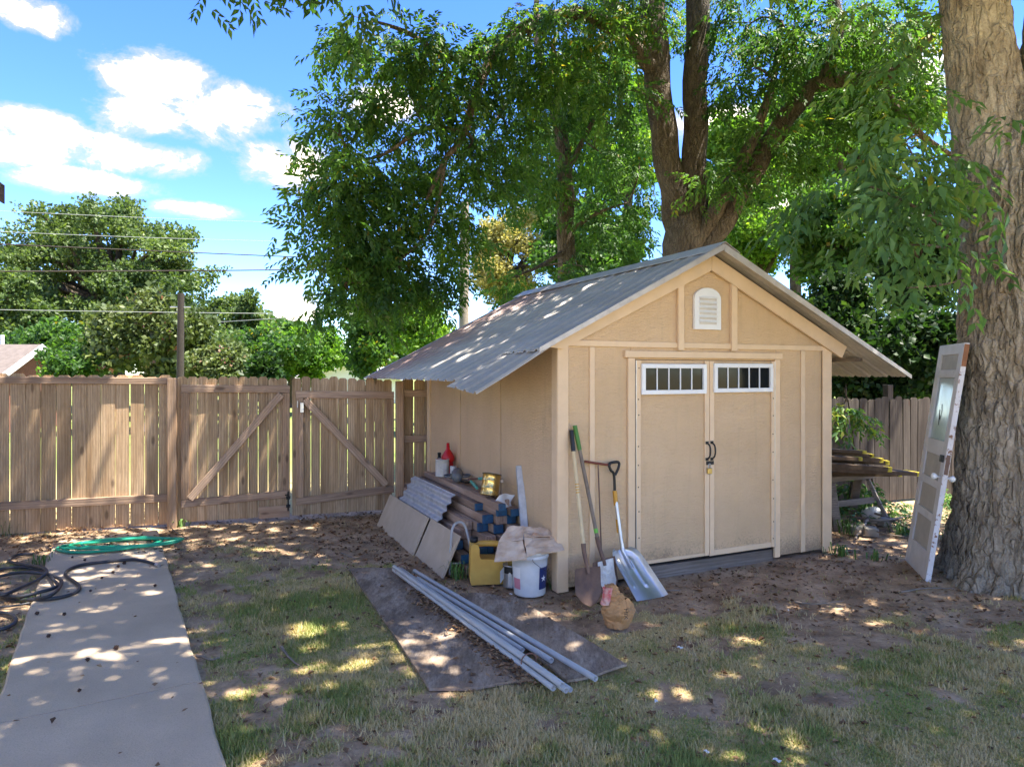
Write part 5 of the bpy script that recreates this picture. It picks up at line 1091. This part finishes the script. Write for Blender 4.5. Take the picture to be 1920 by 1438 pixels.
# ------------------------------------------------------------------ old door on the trunk, pole handle, things at the right
B1 = Vector((3.537, 5.842, 0)); e_ = Vector((.301, .954, 0)).normalized(); n_ = Vector((.954, -.301, 0)).normalized(); lean = .29; HD = 2.06; WD = .70
a_ = (n_ * lean + Vector((0, 0, math.sqrt(HD * HD - lean * lean)))).normalized(); nn = e_.cross(a_).normalized()
if nn.dot(n_) < 0: nn = -nn
od = empty('old_door', B1); MD = Matrix((( e_.x, nn.x, a_.x, 0), (e_.y, nn.y, a_.y, 0), (e_.z, nn.z, a_.z, 0), (0, 0, 0, 1)))   # local x width, y thickness, z height
od.matrix_world = Matrix.Translation(B1) @ MD; tag(od, 'old white panelled door with glass leaning against the large trunk', 'door')
def doormat():
    t = NT('flaking_white_paint'); v = t.coords(); n = t.noise(v, 26, 6, .7); sp = t.N('ShaderNodeSeparateXYZ'); tc = t.N('ShaderNodeTexCoord'); t.L(tc.outputs['Object'], sp.inputs[0])
    edge = t.rng(sp.outputs[0], .0, .02, .10, 0.0); peel = t.rng(t.math('ADD', n, edge), .66, .70); c = t.mix(t.rng(t.noise(v, 5, 4), .35, .7), (.66, .65, .66), (.55, .53, .53)); c = t.mix(peel, c, (.21, .10, .055)); return t.bsdf(c, .6, 0, n, .3, .003)
M_door = doormat(); M_dpan = plain('grey_door_panel', (.45, .42, .37), .7, 0, .15, 9);  # recessed panels a darker grey than the frame
M_frost = plain('frosted_glass', (.42, .52, .55), .18, 0, .12, 7, spec=.6)
db = lambda n, p, q, m=M_door, bev=.003, par=od: MB().box(p, q, 0, None, bev).build(n, m, par)
T0, T1 = 0, .042; st_ = .105
db('stile', (0, T0, 0), (st_, T1, HD)); db('stile', (WD - st_, T0, 0), (WD, T1, HD))
zs = [0, .26, .53, .61, .86, .94, 1.18, 1.28, 1.72, 1.80, 1.97, HD]
for za, zb2 in ((0, .24), (.50, .57), (.79, .86), (1.07, 1.20), (1.76, 1.83), (1.965, HD)): db('cross_rail', (st_ + .001, T0 + .001, za), (WD - st_ - .001, T1 - .001, zb2))
for za, zb2 in ((.24, .50), (.57, .79), (.86, 1.07), (1.83, 1.965)): db('recessed_panel', (st_ + .001, T0 + .014, za + .001), (WD - st_ - .001, T1 - .014, zb2 - .001), M_dpan, .0)
gl = db('glass_pane', (st_ + .001, T0 + .017, 1.201), (WD - st_ - .001, T1 - .017, 1.759), M_frost, 0)
MB().tube(spline([(.40, T0 + .0155, 1.52), (.37, T0 + .0155, 1.45), (.40, T0 + .0155, 1.38), (.44, T0 + .0155, 1.47), (.41, T0 + .0155, 1.36), (.40, T0 + .0155, 1.33)], 5), .002, 4).build('painted_scroll', M_black, gl)
for sg, yk in ((-1, T0), (1, T1)):
    k = MB().lathe([(0, 0), (.010, 0), (.010, .025), (.018, .028), (.027, .045), (.026, .06), (.015, .07), (0, .072)], 16, 0, Matrix.Translation((.055, yk, .90)) @ Matrix.Rotation(R(90 if sg < 0 else -90), 4, 'X')).build('porcelain_knob', M_white, od)
db('rim_lock', (.03, T0 - .022, 1.03), (.085, T0 - .001, 1.09), M_black); db('lock_plate', (-.003, .006, .93), (-.0005, .036, 1.10), M_rust, 0)
MB().box((-.004, .004, 1.86), (-.0008, .04, 2.05)).build('bare_wood_strip', plain('bare_red_wood', (.30, .13, .06), .8, 0, .3), od)
o = empty('broom_handle', Vector((4.0, 5.16, 0))); tag(o, 'wooden tool handle leaning at the right edge of the big trunk', 'handle')
b = P(1912, 800, 5.28) - Vector((4.0, 5.16, 0)); MB().tube([Vector((.62, -.10, -.01)), b], .016, 10).build('shaft', M_oldash, o); MB().lathe([(.017, 0), (.016, .012), (0, .016)], 10, 0, Matrix.Translation(b)).build('tip', M_oldash, o)

def saw_leg(o, a, b, w_=.09, h=.04, mat=None, name='leg'):
    a, b = Vector(a), Vector(b); M = Matrix.Translation(a) @ (b - a).to_track_quat('Z', 'Y').to_matrix().to_4x4(); MB().box((-w_ / 2, -h / 2, 0), (w_ / 2, h / 2, (b - a).length), 0, M, .003).build(name, mat or M_oldwood, o)
sw = empty('sawhorse', (4.0, 8.2, 0), R(25)); sw.scale = (1, 1, .80); tag(sw, 'grey wooden sawhorse carrying scrap lumber right of the shed', 'sawhorse')
for x in (-.35, .35):
    for y in (-.26, .26): saw_leg(sw, (x + .09 * (1 if x > 0 else -1), y, -.02), (x * .9, y * .25, .62))
MB().box((-.48, -.045, .62), (.48, .045, .70), 0, None, .004).build('beam', M_oldwood, sw); MB().box((-.33, -.15, .28), (.33, -.12, .37), 0, None, .003).build('stretcher', M_oldwood, sw)
names = ['topmost thin', 'longest wide brown', 'short brown', 'middle', 'lowest brown', 'splintered', 'broad upper', 'tilted narrow', 'low rear']
spec = [((3.50, 7.95, .90), (4.12, 8.0, .86), .12, .03), ((3.45, 7.80, .70), (4.66, 7.92, .625), .26, .04), ((3.45, 8.0, .80), (4.34, 8.05, .76), .14, .045), ((3.45, 8.18, .76), (4.5, 8.22, .71), .16, .045), ((3.42, 7.98, .61), (4.60, 8.12, .585), .12, .045),
        ((3.45, 7.75, .83), (4.0, 7.85, .80), .09, .035), ((3.45, 8.1, .86), (4.25, 8.1, .81), .18, .035), ((3.45, 7.70, .75), (4.30, 7.76, .69), .07, .05), ((3.42, 8.25, .62), (4.45, 8.3, .62), .14, .05)]
for nm, (a, b, w_, h) in zip(names, spec):
    a, b = Vector(a), Vector(b); o = empty('scrap_board', a); tag(o, '%s yellow ended scrap board stacked on the sawhorse' % nm, 'board', 'scrap boards on the sawhorse')
    d = b - a; M = d.to_track_quat('X', 'Z').to_matrix().to_4x4(); L = d.length
    MB().prism([(0, -h / 2), (L - .05, -h / 2), (L - .015, -h * .1), (L - .04, h / 2), (0, h / 2)], -w_ / 2, w_ / 2, 0, M).build('board', plain('dark_brown_board', (.12, .075, .04), .85, 0, .4, 14, objvar=.3) if nm == 'topmost thin' else MATS['dark_brown_board'], o)
    me = MB()
    for k in range(3): me.box((L - .05 - .01 * k, -w_ / 2 + k * w_ / 3, -h / 2 - .002), (L + .012 * (k % 2), -w_ / 2 + k * w_ / 3 + w_ / 4.5, h / 2 + .003), 0, M)
    me.build('yellow_end', M_yellow, o)
for k in range(5):
    o = MB().box((-.035, -.009, 0), (.035, .009, 1.18 - .05 * k), 0, None, .003).build('leaning_slat', M_lumber if k % 2 else M_oldwood, None, SL(3.20 + .035 * k, .20 + .03 * k, 0), (R(-2), R(-3.5 - .4 * k), SA + .2)); tag(o, 'thin dark slat leaning in the bundle against the shed right wall', 'slat', 'slats leaning on the right wall')
M_block = plain('mossy_concrete_block', (.30, .28, .24), .9, 0, .3, 12, bump=.5)
for k, (px, py, r_, lb) in enumerate([(1605, 1000, .3, 'pale concrete block lying nearest the slats behind the shed'), (1632, 1003, -.2, 'pale concrete block in the debris below the sawhorse leg'), (1658, 985, .5, 'pale concrete block farthest right in the debris heap')]):
    o = MB().box((-.07, -.05, -.01), (.07, .05, .09), 0, None, .01).box((-.05, -.056, .02), (.05, -.05, .07)).build('concrete_block', M_block, None, G(px, py), (.1, .05, r_)); tag(o, lb, 'block', 'blocks in the debris heap')
o = empty('plastic_jug', G(1621, 965)); tag(o, 'white plastic jug lying in weeds by the grey fence', 'jug'); o.rotation_euler = (R(70), 0, .6)
MB().lathe([(0, 0), (.07, 0), (.08, .02), (.08, .15), (.05, .20), (.02, .22), (.02, .24), (0, .24)], 18).build('body', M_white, o); MB().lathe([(.022, .225), (.024, .25), (0, .252)], 12).build('cap', M_blue, o)
def stick(label, pts, r, mat=M_oldash, cat='stick', name='fallen_stick'):
    pts = [Vector(p) for p in pts]; c = pts[0].copy(); pp = spline([p - c for p in pts], 5); pp = [p + Vector((random.gauss(0, r * .4), random.gauss(0, r * .4), 0)) for p in pp]
    o = MB().tube(pp, list(np.linspace(r, r * .5, len(pp))), 6).build(name, mat, None, c); tag(o, label, cat, 'fallen sticks'); return o
g_ = lambda x, y, z=.012: G(x, y, z)
for lb, l, r_ in (('long pale stick slanting through the debris toward the white door', [(1665, 970, .08), (1700, 990, .03), (1720, 1003, .02)], .018), ('mossy forked stick lying left in the debris heap', [(1628, 972, .10), (1615, 990, .05), (1605, 1010, .02)], .022), ('thin dark stick across the debris in front of blocks', [(1620, 985, .06), (1655, 1000, .05), (1720, 1008, .02)], .008), ('pale stick at the foot of the debris heap', [(1575, 1035, .015), (1600, 1032, .02), (1615, 1033, .015)], .013),
                ('grey stick on the soil left of the plywood', [(640, 1036, .015), (665, 1045, .02), (690, 1038, .015)], .008), ('broken stick on the lawn between path and plywood', [(528, 1212, .012), (540, 1230, .02), (560, 1246, .012)], .010), ('dark twig on the lawn beside the concrete path', [(368, 1228, .014), (395, 1236, .018), (412, 1232, .012)], .009),
                ('pale stick under the fence by the green hose', [(140, 1000, .02), (165, 1004, .02), (210, 1006, .02)], .012), ('curved twig near the gate post', [(318, 985, .03), (330, 998, .02), (355, 1010, .015)], .007), ('brown stick on bare soil right of the cement bag', [(1225, 1103, .012), (1250, 1107, .015), (1275, 1106, .012)], .008), ('twig on the right lawn below the leaning door', [(1490, 1128, .012), (1530, 1132, .016), (1580, 1126, .012)], .007), ('dark stick at the foot of the leaning door', [(1690, 1110, .012), (1740, 1102, .02), (1790, 1104, .012)], .009)):
    stick(lb, [g_(*q) for q in l], r_)
# ------------------------------------------------------------------ hoses
def hpt(x, y, sc=5.99, ox=0, oy=1000, z=.043): return G(ox + x / sc, oy + y / sc, z)
M_hose = plain('black_rubber', (.032, .034, .042), .45, 0, .3, 14); M_hoseg = plain('green_vinyl', (.012, .34, .20), .4, 0, .2, 14)
H1 = [(1765, 352), (1640, 312), (1480, 292), (1200, 315), (950, 345), (800, 390), (738, 440), (760, 490), (850, 550), (893, 605), (850, 660), (700, 710), (500, 738), (250, 742), (80, 705), (-150, 640), (-120, 540), (0, 480), (250, 437), (500, 452), (640, 495), (692, 540), (640, 640), (520, 712), (300, 735), (60, 690), (-180, 560), (-100, 430), (120, 385), (330, 385), (500, 430), (600, 520), (640, 590), (480, 650), (170, 712), (-60, 660), (30, 690), (250, 600), (430, 520), (520, 440), (470, 380), (200, 340), (100, 300), (180, 245), (380, 228)]
o = empty('black_hose', hpt(893, 605, z=0)); tag(o, 'black rubber hose coiled beside and across the concrete path', 'hose'); c = o.location.copy()
pp = spline([hpt(x, y, z=.045 + (.022 if 17 < i < 24 or 30 < i < 36 else 0) + (.04 if i > 35 and i < 41 else 0) - (.02 if x < 450 else 0)) - c for i, (x, y) in enumerate(H1)], 7); MB().tube(pp, .0135, 9).build('tube', M_hose, o)
dd = (pp[0] - pp[3]).normalized(); MB().tube([pp[0] - dd * .02, pp[0] + dd * .035], .0175, 10).build('coupling', M_steel, o)
o = empty('black_hose', hpt(165, 980, z=0)); tag(o, 'short loop of black hose on the soil at the left edge', 'hose'); c = o.location.copy()
MB().tube(spline([hpt(x, y, z=.022) - c for x, y in [(-160, 1100), (40, 1068), (150, 1020), (178, 965), (130, 915), (20, 890), (-120, 880)]], 7), .0135, 9).build('tube', M_hose, o); MB().tube(spline([hpt(x, y, z=.02) - c for x, y in [(-120, 830), (120, 815), (330, 780)]], 6), .008, 7).build('thin_line', M_hose, o)
o = empty('green_hose', hpt(1300, 140, z=0)); tag(o, 'green garden hose coiled at the far end of the path', 'hose'); c = o.location.copy(); pts = [hpt(600, 195, z=.03) - c, hpt(760, 140, z=.03) - c, hpt(1000, 100, z=.035) - c, hpt(1200, 65, z=.05) - c]
cen = hpt(1330, 135, z=.045) - c; rh = random.Random(3)
for k in range(5):
    ax, ay, ph = .52 + rh.uniform(-.12, .06), .23 + rh.uniform(-.08, .08), rh.uniform(-.2, .2)
    for j in range(9):
        t = 2.4 - j * 2 * math.pi / 9 + ph; pts.append(cen + Vector((ax * math.cos(t) + .06 * k - .1, ay * math.sin(t) + .10 * math.cos(t) + rh.uniform(-.02, .02), .008 * k + rh.uniform(-.004, .008))))
MB().tube(spline(pts, 5), .0125, 8).build('tube', M_hoseg, o)
# cones on the path
cone = MB(); cone.lathe([(0, -.02), (.014, -.016), (.02, 0), (.015, .018), (.005, .028), (0, .03)], 9, smooth=False)
for k in range(14): t = k * 2.4; z = -.012 + .0025 * k; cone.box((-.006, -.004, -.003), (.006, .004, .003), 0, Matrix.Translation((.018 * math.cos(t), .018 * math.sin(t), z)) @ Matrix.Rotation(t, 4, 'Z'))
cme = cone.mesh('pine_cone', plain('brown_husk', (.06, .03, .02), .9, 0, .4, 30))
for x, y in [(955, 295), (1330, 367), (1400, 328), (1270, 432), (1148, 493), (1015, 642), (420, 893), (722, 902), (548, 1145), (1310, 1278), (985, 1415), (1740, 583), (810, 265), (890, 1760)]:
    o = obj('pine_cone', cme, None, G(x / 5.99, 1000 + y / 5.99, .045), (R(random.uniform(60, 110)), 0, random.uniform(0, 6)), [random.uniform(.4, .7)] * 3); tag(o, 'small dark brown cone lying on the concrete path', 'cone', 'cones on the path')
# litter bits of white paper, green weeds by the shed
def weed(px, py, n, L, label, cat='weed', wd=.005):
    c = G(px, py); mb = MB()
    for k in range(n):
        a = random.uniform(0, 6.28); ln = L * random.uniform(.5, 1.1); sp = random.uniform(.2, .9); b = Vector((random.gauss(0, .05), random.gauss(0, .05), -.01)); side = Vector((-math.sin(a), math.cos(a), 0)) * wd; d = Vector((math.cos(a), math.sin(a), 0))
        p1 = b + d * ln * sp * .4 + Vector((0, 0, ln * .75)); p2 = b + d * ln * sp + Vector((0, 0, ln * (.95 - sp * .5)))
        mb.add([b - side, b + side, p1 + side, p1 - side, p2], [(0, 1, 2, 3), (3, 2, 4)])
    o = mb.build('weed_tuft', M_weed, None, c); tag(o, label, cat, 'weed tufts'); return o
M_weed = plain('fresh_weed', (.10, .20, .035), .6, 0, .4, 20)
for px, py, n, L, lb in ((862, 1082, 40, .20, 'grass tuft growing between the beige panel and yellow jug'), (1042, 1100, 26, .20, 'grass tuft at the shed corner beside the bucket'), (1068, 1095, 14, .14, 'small grass tuft in front of the shed corner trim'), (10, 1003, 40, .26, 'tall grass tuft under the fence at the left edge'), (75, 1058, 36, .14, 'grass tuft in the black hose coil'), (1575, 1040, 34, .14, 'leafy weed at the right corner of the shed'), (1640, 1048, 18, .12, 'bright weed below the debris heap'), (1520, 1030, 16, .12, 'thin weed along the shed front right corner'), (340, 985, 20, .12, 'broad weed at the foot of the gate post'), (60, 1125, 22, .12, 'grass tuft against the left side of the path'), (1590, 1000, 34, .2, 'weed clump behind the slats'), (1690, 1000, 34, .16, 'weed clump left of the leaning door'), (1775, 1010, 34, .16, 'sunlit weed clump behind the leaning door')): weed(px, py, n, L, lb, wd=.0065 if px > 1560 or px == 340 else .0035)
def scrap(px, py, r_, label):
    c = G(px, py, .012); mb = MB().grid(lambda u, v: ((u - .5) * r_ * .9, (v - .5) * r_ * .5, .005 * math.sin(u * 7 + px) * math.cos(v * 6)), 6, 6, smooth=False); o = mb.build('paper_scrap', M_paper, None, c, (0, 0, px)); tag(o, label, 'litter', 'paper scraps on the lawn')
for px, py, r_, lb in ((1230, 1313, .035, 'white scrap on the lawn below the plywood corner'), (1457, 1424, .04, 'white scrap at the bottom of the right lawn'), (1325, 1408, .03, 'white scrap left of another at the bottom lawn'), (1478, 1143, .025, 'white scrap on the soil right of the cement bag'), (958, 1113, .03, 'pale scrap on the soil left of the bucket'), (1275, 1213, .04, 'grey scrap on the lawn right of the plywood')): scrap(px, py, r_, lb)

# ------------------------------------------------------------------ low growth by the grey fence
def undergrowth():
    cl = []
    for k in range(34):
        x = random.uniform(3.75, 6.2); y = random.uniform(7.6, 9.3) + .25 * (x - 4.5)
        cl.append(((x, y, .06 + .10 * random.random()), .16, .16, .07, 3))
    for k in range(8): cl.append(((random.uniform(4.6, 6.0), random.uniform(7.0, 7.8), .05), .12, .12, .04, 2))
    ps, yw, pt, rl, sc, rb = clump_sprays(cl, SPR_NEAR); sc = sc * .55
    v, r = scatter(SPR_NEAR, ps, yw, pt * .3 - .15, rl, sc, rb); v[:, 2] = np.maximum(v[:, 2], .004)
    o = obj('undergrowth', leaf_mesh('undergrowth', v, r, M_leaf_n)); tag(o, 'low green weeds and ivy on the soil by the grey fence', 'undergrowth', kind='stuff')
undergrowth()
for lb, l, r_ in (('mossy branch lying behind the blocks by the grey fence', [(1590, 968, .08), (1650, 975, .10), (1720, 965, .05)], .02), ('bare twig arching over the debris heap', [(1640, 950, .10), (1665, 942, .28), (1690, 955, .16)], .007), ('pale broken branch right of the plastic jug', [(1640, 962, .10), (1690, 978, .06), (1715, 990, .04)], .014), ('dark branch under the sawhorse legs', [(1580, 990, .04), (1612, 984, .09), (1640, 996, .03)], .016)): stick(lb, [g_(*q) for q in l], r_)
